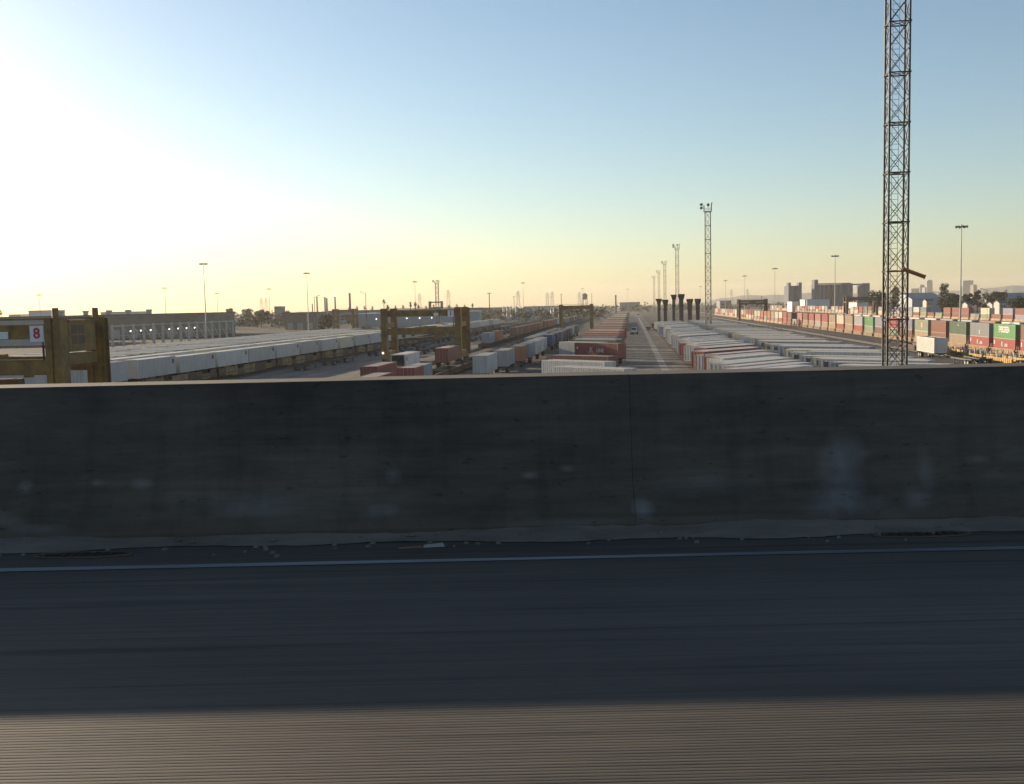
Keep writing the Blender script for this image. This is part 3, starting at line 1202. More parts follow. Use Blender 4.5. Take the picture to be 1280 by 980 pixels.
# ------------------------------------------------------------------ double-stack train further right
XD = 172.0
rd = random.Random(5)
dcols = [LGREY, RUST, RUST, PGREEN, BROWN, LAV, CREAM, TAN, GREY, RED, PINK, WHITE]
for i in range(56):
    y = 462.0 + 15.2 * i
    car = dup(WC_FAR, (XD, y, .0), 0)
    tag(car, f'tan well car, {EDGE[i]} from the right edge in the train before the trees' if i < 14 else 'tiny tan well car in the farther sunlit train on the right', 'rail car', 'well cars of the farther right train')
    single = i in (3, 5, 9, 10) or (i > 12 and rd.random() < .22)
    cl, cu = rd.choice(dcols), rd.choice(dcols)
    if i < 3:
        cu, cl = [(WHITE, LAV), (RUST, LAV), (LAV, RUST)][i]
    if i > 22:
        cl, cu = rd.choice([CREAM, TAN, RED, LGREY, WHITE]), rd.choice([CREAM, TAN, RED, LGREY, WHITE, RUST])
    b = dup(CN[12.19, False], (XD, y, .37), 0, vary(cl, rd))
    w = f'{EDGE[i]} from the right edge' if i < 14 else ''
    tag(b, (f'{CNAME[cl]} ' + ('lone container' if single else 'lower container') + f' before the trees, {w} on the farther train') if i < 14 else f'tiny {CNAME[cl]} ' + ('single' if single else 'lower') + ' container in the farther sunlit train', 'container', 'lower containers on the farther right train')
    if not single:
        t = dup(CN[12.19, False], (XD, y, 3.28), 0, vary(cu, rd))
        tag(t, f'{CNAME[cu]} upper container before the trees, {w} on the farther train' if i < 14 else f'tiny {CNAME[cu]} upper container in the farther sunlit train', 'container', 'upper containers on the farther right train')

# trailers parked in line between the two trains
re_ = random.Random(21)
for i in range(14):
    y = 300 + i * 21 + re_.uniform(-1, 1)
    c = [WHITE, WHITE, RUST, LGREY, LAV, WHITE, WHITE, LGREY, PBLUE, WHITE][i % 10]
    t = dup(TR[14.6, False], (113.5, y, 0), math.pi, vary(c, re_, .06))
    tag(t, f'{CNAME[c]} trailer showing above the sunlit train, {EDGE[i]} from the right edge' if i < 9 else f'small {CNAME[c]} trailer parked between the two right hand trains', 'trailer', 'trailers parked between the right hand trains')

# ------------------------------------------------------------------ empty yellow cars and the white container, right front
for i in range(5):
    y = 186.5 + i * 14.9
    car = dup(WC_YELLOW if i < 3 else WC_DARK, (64.8, y, 0), 0)
    if i < 3:
        m = MB()
        q = random.Random(40 + i)
        for s in (-1, 1):
            for k in range(13):
                yy_ = -6 + k + q.uniform(-.25, .25)
                m.box(s * 1.35 - .06, yy_, 1.32, s * 1.35 + .06, yy_ + .12, 1.32 + q.uniform(.35, 1.0), k % 3)
        m.build('stake_rail', [M['tan_car'], M['board'], M['rust_steel']], car)
    tag(car, ['empty ribbed yellow well car at the right, nearest the barrier', 'empty yellow well car behind the nearest one, before the red containers', 'third empty yellow well car behind the white container', 'fourth empty well car, rusty brown, before the sunlit train', 'fifth empty well car, rusty brown, before the sunlit train'][i], 'rail car', 'empty well cars at the right front')
p = (59.2, 212.0, 0)
ch = dup(CH[12.19, True], p, math.pi)
tag(ch, 'dark skeletal chassis under the white container right of the lattice tower', 'chassis')
b = dup(CN[12.19, True], (p[0], p[1], 1.2), math.pi, (.60, .57, .52))
tag(b, 'sunlit white container on a chassis just right of the big lattice tower', 'container')
m = MB()
m.box(1.222, 3.6, 1.75, 1.235, 4.2, 2.4)
m.build('grey_placard', M['galv'], b)
for x, y, rz, txt in ((58.6, 189.5, .06, 'empty chassis parked to the right of the white container'), (61.2, 192.0, -.03, 'empty chassis parked beside the yellow well cars, behind the first'), (50.2, 170.0, .35, 'empty chassis lying lowest by the barrier beside the lattice tower')):
    tag(dup(CH[12.19, True], (x, y, 0), rz), txt, 'chassis', 'empty chassis at the right front')

# ------------------------------------------------------------------ packed trailer rows right of the aisle
rr = random.Random(9)


def parked_row(x0, y0, y1, step, ang, L, colours, group, where, z_far, nearname):
    k = 0
    y = y0
    while y < y1:
        j = rr.uniform(-.7, .7)
        a = R(ang) + rr.uniform(-.012, .012)
        ca, sa = math.cos(a), math.sin(a)
        x = x0 + j + ca * L / 2
        yy = y + sa * L / 2
        c = rr.choice(colours)
        skip = rr.random() < .13 and y > 215
        ok = not skip and barrier_y(800) > min(proj((x0, y, 4.0))[1], proj((x0 + ca * L, y + sa * L, 4.0))[1]) - 1
        if ok:
            near = yy < 215
            t = dup(TR[L, near], (x, yy, 0), a + R(90) if rr.random() < .8 else a - R(90), vary(c, rr, .07))
            t.rotation_euler.z = a + R(90)
            t.scale = (1, rr.choice((1, 1, .93)), rr.choice((1, .97, 1.02, .93)))
            tag(t, f'{CNAME[c]} trailer {where}, {nearname(k)}' if k < 16 else f'{CNAME[c]} trailer far back in the {"first" if ang > 0 else "second"} aisle row', 'trailer', group)
            k += 1
        y += step + rr.uniform(-.25, .25)
    return k


RC = [WHITE, WHITE, WHITE, LGREY, WHITE, PBLUE, WHITE, LGREY, WHITE, LGREY, CREAM, WHITE, BLUE, DRED, PBLUE]
parked_row(11.0, 100, 455, 5.7, 50, 16.1, RC, 'trailers in the first row right of the aisle', 'beside the open aisle', 215,
           lambda k: f'{place_word(k)} roof up from the barrier')
parked_row(26.4, 118, 485, 5.5, -37, 16.1, [WHITE, WHITE, PBLUE, LGREY, WHITE, WHITE, PBLUE, CREAM, LGREY, TAN], 'trailers in the second row right of the aisle', 'in the second row beyond the aisle', 215,
           lambda k: f'{place_word(k)} roof up from the barrier')

# ------------------------------------------------------------------ left row of the aisle: containers on chassis
rl_ = random.Random(4)
rows = [(126.0, WHITE, None), (142.0, WHITE, None), (157, MAROON, None), (216, WHITE, None), (208.0, DRED, 'K'), (227, DGREEN, None), (236, WHITE, None), (244, MAROON, None), (252, DBLUE, None), (264, BROWN, None), (283, RED, None), (291, PINK, None), (306, RED, None)]
y = 318
while y < 960:
    rows.append((y, rl_.choice([BROWN, DRED, LGREY, WHITE, RUST, GREY, TAN, DGREEN, PINK]), None))
    y += rl_.uniform(8, 14) * (1 if y < 600 else 1.3)
for i, (yr, c, txt) in enumerate(rows):
    a = R(-40) + rl_.uniform(-.03, .03)
    L = 12.19
    xr = -2.9 + rl_.uniform(-.4, .4) - (3.2 if txt is None and i in (3,) else 0)
    if i == 4:
        xr = -2.0
    if i == 0:
        xr = -.2
    x, yy = xr - math.cos(a) * L / 2, yr - math.sin(a) * L / 2
    near = yr < 262
    ch = dup(CH[L, near], (x, yy, 0), a + R(90))
    b = dup(CN[L, near], (x, yy, 1.2), a + R(90), vary(c, rl_, .08))
    if i < 13:
        tg = ['ribbed white container lowest against the barrier left of the aisle', 'ribbed white container with a bright roof, second above the barrier', 'dark maroon container behind the two ribbed white ones', 'pale ribbed container sticking out left behind the lettered red one',
              'dark red container with white lettering facing the bridge beside the aisle', 'dark green container just behind the red lettered one', 'white container two behind the red lettered one', 'maroon container with a pale roof, third behind the lettered one',
              'navy blue container on the left side of the aisle', 'brown container behind the navy one left of the aisle', 'bright red container, first of the three reds farther up the aisle', 'faded pink container between two bright red ones up the aisle', 'second bright red container farther up the aisle'][i]
    else:
        tg = f'small {CNAME[c]} container far up the left side of the aisle'
    tag(b, tg, 'container', 'containers parked left of the aisle')
    tag(ch, 'dark chassis under the ' + (tg if i < 13 else 'small container far up the aisle'), 'chassis', 'chassis under the aisle containers')
    if txt:
        t = side_text(b, 'K', 1.45, -1.235, 1.3, 1.5, -1, weight=.02)
        side_text(b, 'LINE', 1.0, -1.235, -1.2, 1.36, -1, weight=.02)
        m = MB()
        m.box(-1.245, 5.1, 1.6, -1.222, 5.5, 2.1)
        m.build('white_emblem', M['white'], b)
    if i == 1:
        m = MB()
        m.box(-1.245, -4.5, 1.6, -1.222, -3.7, 2.3)
        m.build('blue_placard', M['blue_paint'], b)

# ------------------------------------------------------------------ containers standing in line left of that row
line = [(171, -24.6, WHITE, 12.19, 'white ribbed container with a sunlit roof at the barrier right of the big gantry'), (189.5, -23.6, LGREY, 12.19, 'light grey container just behind the white one right of the gantry'),
        (207, -22.8, ORANGE, 12.19, 'orange container with its end towards the bridge'), (221, -22.6, PBLUE, 12.19, 'blue grey container behind the orange one'), (236, -22.4, WHITE, 12.19, 'white container behind the orange and blue grey ones'),
        (283, -22.6, BLUE, 12.19, 'blue container with its end to the bridge, left of the lettered red one'), (298, -22.4, DBLUE, 12.19, 'navy container behind the blue one'), (312.5, -22.2, GREY, 12.19, 'slate grey container behind the navy one'), (327, -22.2, BROWN, 12.19, 'brown container beyond the slate grey one'),
        (342, -22.0, DBLUE, 12.19, 'second navy container, beyond the brown one'), (357, -22, GREY, 12.19, 'second slate grey container at the end of the line of blue ones')]
for yy, x, c, L, txt in line:
    tag(dup(CH[L, True], (x, yy, 0), 0), 'dark chassis under the ' + txt.split(' with ')[0].split(',')[0].split(' at the end')[0], 'chassis', 'chassis under the line of containers')
    tag(dup(CN[L, True], (x, yy, 1.2), 0, vary(c, rl_, .05)), txt, 'container', 'containers in line right of the gantry')
second = [(262, -25.6, GREY, 'slate grey container left of the gap before the blue line'), (276, -25.8, LGREY, 'light grey container beside the blue container, on its left'), (292, -25.7, WHITE, 'white container beside the navy one, on its left'), (308, -25.9, BLUE, 'second blue container, in the left file of the line'), (323, -25.7, GREY, 'dull grey container in the left file of the line'), (338, -25.8, DRED, 'dark red container in the left file of the line'), (354, -25.7, LGREY, 'pale grey container ending the left file of the line'),
          (251, -22.4, WHITE, 'white container with a pale roof, fourth in the line after the orange one'), (372, -22.2, WHITE, 'white container past the blue ones before the second gantry'), (388, -22.3, RUST, 'rust red container past the blue ones before the second gantry'), (404, -22.1, GREY, 'slate grey container nearest the second gantry')]
for yy, x, c, txt in second:
    tag(dup(CH[12.19, False], (x, yy, 0), 0), 'dark chassis under the ' + txt.split(',')[0], 'chassis', 'chassis under the line of containers')
    tag(dup(CN[12.19, False], (x, yy, 1.2), 0, vary(c, rl_, .05)), txt, 'container', 'containers in line right of the gantry')
for k in range(14):
    c = rl_.choice([WHITE, LGREY, GREY, CREAM])
    yy = 470 + k * 15
    tag(dup(CN[12.19, False], (-12.5 - .02 * k, yy, .9), 0, vary(c, rl_)), f'small distant {CNAME[c]} container beyond the second gantry', 'container', 'distant containers beyond the second gantry')

# ------------------------------------------------------------------ train of mixed boxes and empty cars through the gantries
XB = -43.4
mix_ = [(309, PBLUE, 12.19, 'pale blue container at the near end of the middle train'), (330, ORANGE, 12.19, 'orange container behind the pale blue one on the middle train')]
for q in range(8):
    mix_.append((381 + q * 14.65, [RUST, RUST, BROWN, RUST, DRED, RUST, BROWN, RUST][q], 12.19, f'{CNAME[[RUST, RUST, BROWN, RUST, DRED, RUST, BROWN, RUST][q]]} container, {EDGE[q]} in the long run on the middle train'))
mix_ += [(505, BROWN, 6.06, 'short brown container with pale ends, left of the second gantry leg'), (528, RED, 12.19, 'bright red container at the left leg of the second gantry'), (545, RUST, 12.19, 'rust red container seen under the second gantry'), (562, RED, 12.19, 'second bright red container under the second gantry'), (579, RUST, 12.19, 'second rust red container under the second gantry'), (600, WHITE, 12.19, 'white container at the right leg of the second gantry')]
for i in range(24):
    yy = 168 + i * 14.65
    tag(dup(WC_DARK, (-33.0, yy, 0), 0), f'empty rusty well car, {place_word(i)} of the dark string under the big gantry' if i < 10 else 'small empty rusty well car far along the dark string', 'rail car', 'empty well cars in the dark string')
    if True:
        tag(dup(WC_DARK, (XB, yy + 136, 0), 0), 'rusty well car carrying containers on the middle train', 'rail car', 'well cars of the middle train')
for yy, c, L, txt in mix_:
    tag(dup(CN[L, True], (XB, yy, 1.33), 0, vary(c, rl_, .05)), txt, 'container', 'mixed containers on the middle train')
for i in range(18):
    yy = 625 + i * 14.65
    c = rl_.choice([RUST, BROWN, GREY, DRED, LGREY])
    tag(dup(CN[12.19, False], (XB - .2, yy, .5), 0, vary(c, rl_)), f'small distant {CNAME[c]} container on the far middle train', 'container', 'distant containers on the middle train')

# boxes before the big gantry at the barrier
tag(dup(REEFER, (-40.6, 181.5, 0), R(180), (.56, .56, .55)), 'white refrigerated trailer with a black unit on its end, before the big gantry', 'trailer')
for x, yy, c, L, txt in ((-36.4, 145.0, DRED, 12.19, 'dark red container left of the white refrigerated trailer'), (-30.1, 137.2, RED, 6.06, 'short red container in front of the white refrigerated trailer'), (-30.1, 143.4, PBLUE, 6.06, 'short pale blue container behind the short red one'), (-31.0, 119.5, DRED, 12.19, 'dark red container lowest at the barrier, its roof just showing')):
    tag(dup(CN[L, True], (x, yy, 1.2), 0, vary(c, rl_, .05)), txt, 'container', 'containers before the big gantry')
for x, yy, txt in ((-36.4, 145.0, 'dark chassis under the dark red container left of the refrigerated trailer'), (-30.1, 140.3, 'dark chassis shared by the short red and short pale blue containers'), (-31.0, 119.5, 'dark chassis under the lowest dark red container at the barrier')):
    tag(dup(CH[12.19, True], (x, yy, 0), 0), txt, 'chassis', 'chassis before the big gantry')
tag(dup(TR[14.6, True], (-37.6, 207.5, 0), 0, vary(DRED, rl_)), 'dark red trailer standing before the right legs of the big gantry', 'trailer')

# ------------------------------------------------------------------ trailer trains and packed trailers, left
ra = random.Random(31)
for i in range(15):
    yy = 146 + i * 31.0
    if i < 14:
        tag(dup(FC, (-75.4, yy + 15, 0), 0), f'dark flat car under the front white trailers, {place_word(i)} from the left' if i < 9 else 'small flat car far along the front trailer train', 'rail car', 'flat cars of the front trailer train')
    for j in (0, 1):
        q = 2 * i + j
        wht = WHITE if ra.random() < .85 else ra.choice([CREAM, LGREY])
        if i < 14:
            t = dup(TR[14.6, i < 5], (-75.4, yy + 7.5 + 15.1 * j, 1.11), 0, vary(wht, ra, .16))
            t.scale = (1, ra.choice((1, 1, .93, .86)), ra.choice((1, .98, .95)))
            tag(t, f'{CNAME[wht]} trailer in shade on the front flat car train, {place_word(q)} from the yellow crane' if q < 18 else f'small {CNAME[wht]} trailer far along the front trailer train', 'trailer', 'trailers on the front flat car train')
for i in range(10):
    yy = 150 + i * 31.0
    tag(dup(FC, (-81.0, yy + 15, 0), 0), 'flat car hidden behind the front trailer train', 'rail car', 'flat cars of the second trailer train')
    for j in (0, 1):
        if ra.random() < .8:
            wht = ra.choice([WHITE, WHITE, CREAM])
            tag(dup(TR[14.6, False], (-81.0, yy + 7.5 + 15.1 * j, 1.11), 0, vary(wht, ra, .06)), f'{CNAME[wht]} trailer on the second flat car train, only its roof showing', 'trailer', 'trailers on the second flat car train')
for row, (x0, ya, yb) in enumerate(((-106.0, 165, 400), (-121.5, 180, 430))):
    yy = ya
    while yy < yb:
        c = ra.choice([WHITE, WHITE, LGREY, CREAM, WHITE, PBLUE])
        a = R(90 + (-8 if row else 8))
        tag(dup(TR[14.6, False], (x0 + ra.uniform(-.6, .6), yy, 0), a - R(0), vary(c, ra, .07)), f'{CNAME[c]} trailer in the ' + ('rear' if row else 'front') + ' packed rank behind the left trains', 'trailer', 'trailers packed behind the trailer trains')
        yy += 6.4

# bare chassis parked along the left road
rp = random.Random(77)
spots = [(-66.5, 205), (-66.0, 222), (-66.3, 233), (-66.2, 262), (-67, 300), (-66.5, 318), (-66.2, 347), (-60.5, 268), (-61, 297)]
spots += [(-66.3 + rp.uniform(-.6, .6), 366 + k * 16.5 + rp.uniform(-2, 2)) for k in range(24)]
spots += [(-55.5 + rp.uniform(-.5, .5), 250 + k * 17.5 + rp.uniform(-2, 2)) for k in range(26)]
for i, (x, yy) in enumerate(spots):
    tag(dup(CH[12.19, yy < 320], (x, yy, 0), rp.uniform(-.03, .03)), (f'empty dark chassis on the pale left road, {place_word(i)} along from the barrier' if i < 9 else 'small empty chassis in the long rank on the left road'), 'chassis', 'empty chassis on the left road')

# ribbed containers on the near end of the front train, seen through the numbered crane
tag(dup(FC, (-75.4, 129.5, 0), 0), 'flat car under the ribbed white containers behind the numbered crane', 'rail car', 'flat cars of the front trailer train')
tag(dup(FC, (-75.4, 98, 0), 0), 'flat car at the left edge low behind the numbered crane', 'rail car', 'flat cars of the front trailer train')
for yy, c, txt in ((137.6, WHITE, 'ribbed white container seen between the two legs of the numbered crane'), (116.5, WHITE, 'ribbed white container low at the left edge under the crane beams'), (101, WHITE, 'white container low at the left edge, nearest the barrier')):
    tag(dup(CH[12.19, True], (-75.4, yy, 1.11), 0), 'dark chassis under the ' + txt.split(', near')[0].replace('container seen between the two legs', 'container between the legs').replace('low at the left edge under the crane beams', 'below the crane beams').replace('white container low at the left edge', 'lowest white container at the left edge'), 'chassis', 'chassis under the white boxes at the crane')
    tag(dup(CN[12.19, True], (-75.4, yy, 2.31), 0, vary(c, ra, .04)), txt, 'container', 'white containers at the numbered crane')

# ------------------------------------------------------------------ cranes
p8 = place(79, 92.5)
c8 = gantry(24.0, 6.9, 11.75, M['yellow'], '8', 'red_paint')
c8.location = p8
tag(c8, 'big yellow straddle crane at the left edge with a white number 8 board', 'crane')
p1_ = place(574, 226)
c1 = gantry(16.6, 9.5, 12.0, M['yellow'], '1', 'blue_paint', cab=False, lift=6.9, posts=0, lw=1.35)
c1.location = p1_
tag(c1, 'yellow gantry crane standing whole over the tracks with a small blue number board', 'crane')
for dx, z, mt, nme in ((-.2, 2.6, 'lit_red', 'red_lamp'), (-1.1, 1.5, 'lit_white', 'work_lamp'), (-16.9, 2.3, 'lit_white', 'work_lamp')):
    m = MB()
    m.tube((dx, -.98, z), (dx, -.74, z), .2, .14, n=10)
    m.build(nme, M[mt], c1)
p2_ = place(739.5, 478)
c2 = gantry(14.2, 7.0, 12.2, M['yellow'], None, None, cab=False, lift=10.6, near=False, posts=0)
c2.location = p2_
tag(c2, 'small distant yellow gantry crane beyond the red containers', 'crane')
p3_ = place(442, 640)
c3 = gantry(12.5, 9.0, 12.6, M['yellow'], None, None, cab=True, lift=8, near=False, posts=0)
c3.location = p3_
tag(c3, 'brownish yellow crane before the pale sheds, right of the tall lamp posts', 'crane')
p4_ = place(958, 640)
c4 = gantry(16.5, 7.5, 13.2, M['rust_steel'], None, None, cab=False, lift=10.5, near=False, posts=0)
c4.location = p4_
tag(c4, 'dark rusty gantry crane straddling the sunlit double stack train', 'crane')
p5_ = place(1096, 690)
c5 = gantry(19.5, 8.0, 13.6, M['rust_steel'], None, None, cab=True, lift=11.5, near=False, posts=0)
c5.location = p5_
tag(c5, 'dark gantry crane over the farther train, left of the big lattice tower', 'crane')
p6_ = place(552, 1150)
c6 = gantry(13.5, 7.5, 19.5, M['yellow'], None, None, cab=False, lift=12, near=False, posts=0)
c6.location = p6_
tag(c6, 'far yellow gantry crane rising just above the whole one, beneath a lamp mast', 'crane')

# ------------------------------------------------------------------ lattice masts in a row
for i, D in enumerate((104.5, 370, 622, 868, 1110, 1330)):
    px = (1117.5, 885.5, 847, 831.5, 824, 818)[i]
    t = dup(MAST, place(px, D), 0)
    tag(t, ['tall black lattice floodlight mast crossing the whole sky on the right', 'lattice mast with floodlights rising out of the trailer roofs', 'lattice mast with floodlights, second of the receding row of thinner ones',
            'small lattice mast, third of the receding row', 'small lattice mast, fourth of the receding row', 'smallest lattice mast, farthest of the receding row'][i], 'light mast', 'lattice floodlight masts in one receding row')
    if i == 0:
        m = MB()
        m.tube((.45, -1.05, 14.9), (2.45, -1.4, 14.05), .20, .19, n=12)
        m.tube((2.45, -1.4, 14.05), (2.55, -1.42, 14.0), .23, .23, n=12)
        m.build('orange_arm', M['orange'], t)
t = dup(MAST, place(547.5, 640), 0)
t.scale = (1, 1, .62)
tag(t, 'short lattice mast with two round lamps above the yellow gantry', 'light mast')

for i, (px, D, s, txt) in enumerate(((258.5, 480, 1.0, 'tall steel lamp pole with a ring of lamps, leftmost tall one'), (386, 626, 1.0, 'tall lamp pole with a ring of lamps, left of the two gantry cranes'), (520, 880, 1, 'slim lamp pole left of the short lattice mast'), (654.5, 1015, 1, 'slim far lamp pole between the two gantry cranes'),
                                     (1200, 338, 1, 'tall lamp pole standing right of the big lattice tower'), (1043.5, 545, 1, 'lamp pole standing before the blue grey silos'), (968.5, 736, 1, 'slim lamp pole between the rusty crane and the silos'), (931, 931, 1, 'small lamp pole left of the silos above the rusty crane'), (907, 1110, 1, 'small far lamp pole right of the receding masts'),
                                     (52, 620, .72, 'lamp pole above the numbered crane at far left'), (208.5, 700, .85, 'lamp pole behind the long shed roof'), (338, 800, .85, 'lamp pole beside the small pale tower at left'), (728.5, 1450, 1, 'tiny lamp pole above the water tower'), (785, 1600, 1, 'tiny lamp pole at the vanishing end of the aisle'), (876, 1500, 1, 'tiny lamp pole behind the nearest thin lattice mast'), (273, 850, .8, 'thin lamp pole right of the leftmost tall one'))):
    t = dup(POLE, place(px, D), 0)
    t.scale = (1, 1, s)
    tag(t, txt, 'light pole', 'tall lamp poles about the yard')

# ------------------------------------------------------------------ chassis stood on end in stacks
def upended(Ht, n, w, txt):
    root = empty('upended_chassis_stack')
    for k in range(n):
        y = k * .42
        off = ((k * 37) % 7 - 3) * .07
        hk = Ht - (k % 3) * .35
        m = MB()
        for s in (-1, 1):
            m.box(off + s * w * .36 - .16, y, 0, off + s * w * .36 + .16, y + .24, hk)
        m.box(off - w * .10, y + .03, 0, off + w * .10, y + .2, hk - 1)
        for q in range(14):
            z = .3 + (hk - 1.2) * q / 13
            m.box(off - w * .52, y + .02, z, off + w * .52, y + .2, z + .38)
        m.box(off - 1.35, y, hk - .35, off + 1.35, y + .3, hk)
        m.box(off - w * .6, y, hk * .62, off + w * .6, y + .3, hk * .70)
        ch_ = m.build('chassis_frame', [M['rust_steel'] if (k % 2 or 'reddish' in txt) else M['steel_dark']], root)
        for z in (hk - 1.5, hk - .5):
            for s in (-1, 1):
                ww = w * .5 + (.28 if z > hk - 1 else .0)
                wheel_mb(off + s * ww - .3, off + s * ww + .3, y - .2, z, .48, 12).build('wheel', [M['tyre'], M['steel_dark']], ch_)
    return root


for px, D, Ht, n, w, txt in ((824, 470, 14.0, 4, .85, 'leftmost stack of chassis stood on end beside the aisle'), (832, 490, 13.6, 5, 1.25, 'second stack of upended chassis from the aisle'), (842.5, 500, 16.0, 4, 1.05, 'tall thin stack of upended chassis, third from the aisle'),
                             (852, 500, 16.2, 6, 1.7, 'tallest thick stack of upended chassis, fourth from the aisle'), (862.5, 510, 13.8, 5, 1.8, 'reddish stack of upended chassis, fifth from the aisle'), (872.5, 515, 13.8, 6, 1.6, 'rightmost stack of upended chassis, left of the lattice mast')):
    t = upended(Ht, n, w, txt)
    t.location = place(px, D)
    tag(t, txt, 'chassis stack', 'stacks of upended chassis')


# ------------------------------------------------------------------ yard trucks by the aisle
def yard_truck(loc, rz, col, txt, lights):
    root = empty('yard_truck', loc, rz)
    m = MB()
    for s in (-1, 1):
        m.box(s * .45 - .08, -2.9, .75, s * .45 + .08, 2.6, 1.0)
    m.box(-.6, -2.6, 1.0, .6, -1.2, 1.18)
    m.box(-1.15, 1.9, .55, 1.15, 2.75, .95)
    m.build('truck_frame', [M['steel_dark']], root)
    m = MB()
    m.hexa([(-1.05, .1, 1.0), (1.05, .1, 1.0), (1.05, 1.9, 1.0), (-1.05, 1.9, 1.0), (-1.0, .15, 2.85), (1.0, .15, 2.85), (1.0, 1.55, 2.85), (-1.0, 1.55, 2.85)])
    m.hexa([(-1.05, 1.902, 1.0), (1.05, 1.902, 1.0), (.95, 2.7, 1.0), (-.95, 2.7, 1.0), (-1.0, 1.9, 1.72), (1.0, 1.9, 1.72), (.9, 2.6, 1.5), (-.9, 2.6, 1.5)])
    cab = m.build('cab', [M['paint']], root, color=col)
    m = MB()
    m.hexa([(-.9, 1.80, 1.80), (.9, 1.80, 1.80), (.9, 1.83, 1.80), (-.9, 1.83, 1.80), (-.86, 1.58, 2.7), (.86, 1.58, 2.7), (.86, 1.61, 2.7), (-.86, 1.61, 2.7)])
    m.build('windscreen', [M['glass_dark']], cab)
    for s in (-1, 1):
        m = MB()
        m.box(min(s * 1.035, s * 1.06), .45, 1.8, max(s * 1.035, s * 1.06), 1.4, 2.6)
        m.build('side_window', [M['glass_dark']], cab)
        m = MB()
        m.tube((s * .8, 2.74, .8), (s * .8, 2.80, .8), .12, .12, n=10)
        m.build('headlight', [M['lit_white'] if lights else M['lens']], root)
        wheel_mb(s * 1.0 - .18, s * 1.0 + .18, 1.5, .5, .5, 14).build('wheel', [M['tyre'], M['galv']], root)
        wheel_mb(s * .95 - .3, s * .95 + .3, -1.7, .5, .5, 14).build('wheel', [M['tyre'], M['galv']], root)
    tag(root, txt, 'truck')


yard_truck(place(793, 400), math.pi * .95, WHITE, 'white yard truck waiting at the left side of the aisle', False)
yard_truck(place(798, 900), math.pi, LGREY, 'distant yard truck with its headlights lit on the aisle', True)
yard_truck(place(815, 470), math.pi * 1.4, RUST, 'rusty red yard truck standing before the upended chassis stacks', False)

# ------------------------------------------------------------------ sheds and buildings
def shed(px0, px1, D, depth, z1, wall, roof, name='warehouse', eave=.4, pitch=0.0, rz=YAW, doors=0):
    a, b = place(px0, D), place(px1, D)
    w = (b - a).length
    root = empty(name, a, rz)
    m = MB()
    m.box(0, 0, 0, w, depth, z1 - .4)
    if pitch:
        m.face([(0, 0, z1 - .4), (0, depth, z1 - .4), (0, depth / 2, z1 + pitch - .42)])
        m.face([(w, 0, z1 - .4), (w, depth / 2, z1 + pitch - .42), (w, depth, z1 - .4)])
    n = max(2, int(w / 9))
    for k in range(1, n):
        m.box(w * k / n - .15, -.10, 0, w * k / n + .15, .0, z1 - .45)
    m.build('wall', [wall], root)
    r = MB()
    if pitch:
        r.hexa([(-eave, -eave, z1 - .4), (w + eave, -eave, z1 - .4), (w + eave, depth / 2, z1 + pitch - .4), (-eave, depth / 2, z1 + pitch - .4), (-eave, -eave, z1 - .15), (w + eave, -eave, z1 - .15), (w + eave, depth / 2, z1 + pitch - .15), (-eave, depth / 2, z1 + pitch - .15)])
        r.hexa([(-eave, depth / 2, z1 + pitch - .4), (w + eave, depth / 2, z1 + pitch - .4), (w + eave, depth + eave, z1 - .4), (-eave, depth + eave, z1 - .4), (-eave, depth / 2, z1 + pitch - .15), (w + eave, depth / 2, z1 + pitch - .15), (w + eave, depth + eave, z1 - .15), (-eave, depth + eave, z1 - .15)])
    else:
        r.box(-eave, -eave, z1 - .4, w + eave, depth + eave, z1)
    r.build('roof', [roof], root)
    for k in range(doors):
        d = MB()
        x = w * (k + .5) / doors
        d.box(x - 1.8, -.14, 0, x + 1.8, -.02, 4.4)
        for q in range(6):
            d.box(x - 1.8, -.16, .3 + q * .68, x + 1.8, -.14, .36 + q * .68)
        d.build('loading_door', [M['galv']], root)
    return root, w


sh, w = shed(-70, 248, 520, 70, 12.3, M['shed_tan'], M['roof_dark'], doors=14)
tag(sh, 'long flat roofed tan warehouse at far left with square roof vents', 'warehouse')
for px in (78, 109, 138, 162, 188):
    p = place(px, 545)
    q = Matrix.Rotation(-YAW, 4, 'Z') @ (p - sh.location)
    m = MB()
    m.box(q.x - 1.0, q.y - 1.0, 12.3, q.x + 1.0, q.y + 1.0, 13.7)
    m.box(q.x - 1.25, q.y - 1.25, 13.7, q.x + 1.25, q.y + 1.25, 14.6)
    m.build('roof_vent', [M['galv']], sh)
m = MB()
for k in range(16):
    m.box(w * .35 + k * 9.0, -.30, 10.0, w * .35 + k * 9.0 + 2.2, -.12, 10.25)
m.build('eave_strip', [M['roof_dark']], sh)

s_, w_ = shed(-80, 63, 430, 40, 11.0, M['shed'], M['roof_dark'], doors=5)
tag(s_, 'grey shed seen between the beams of the numbered crane', 'warehouse')

# braced frame of pale steel before the warehouse
M['frame_paint'] = simple('dull_white_frame_paint', (.40, .39, .37), .6, .25, .5)
A, B = place(141, 384), place(292, 500)
root = empty('braced_steel_frame', A, math.atan2((B - A).y, (B - A).x))
tag(root, 'long pale steel frame of posts and slanting braces before the tan warehouse', 'steel frame')
Lf = (B - A).length
n = 15
for k in range(n):
    x = Lf * k / (n - 1)
    m = MB()
    m.box(x - .35, -.35, 0, x + .35, .35, 8.4)
    m.build('post', [M['frame_paint']], root)
    if k < n - 1:
        m = MB()
        m.beam((x + .35, 0, 7.4), (x + Lf / (n - 1) * .72, -1.2, .1), .22)
        m.build('brace', [M['frame_paint']], root)
m = MB()
for k in range(n - 1):
    xa, xb = Lf * k / (n - 1) + .36, Lf * (k + 1) / (n - 1) - .36
    m.box(xa, -.25, 7.6, xb, .25, 8.05)
    m.box(xa, .0, 4.0, xb, .2, 4.2)
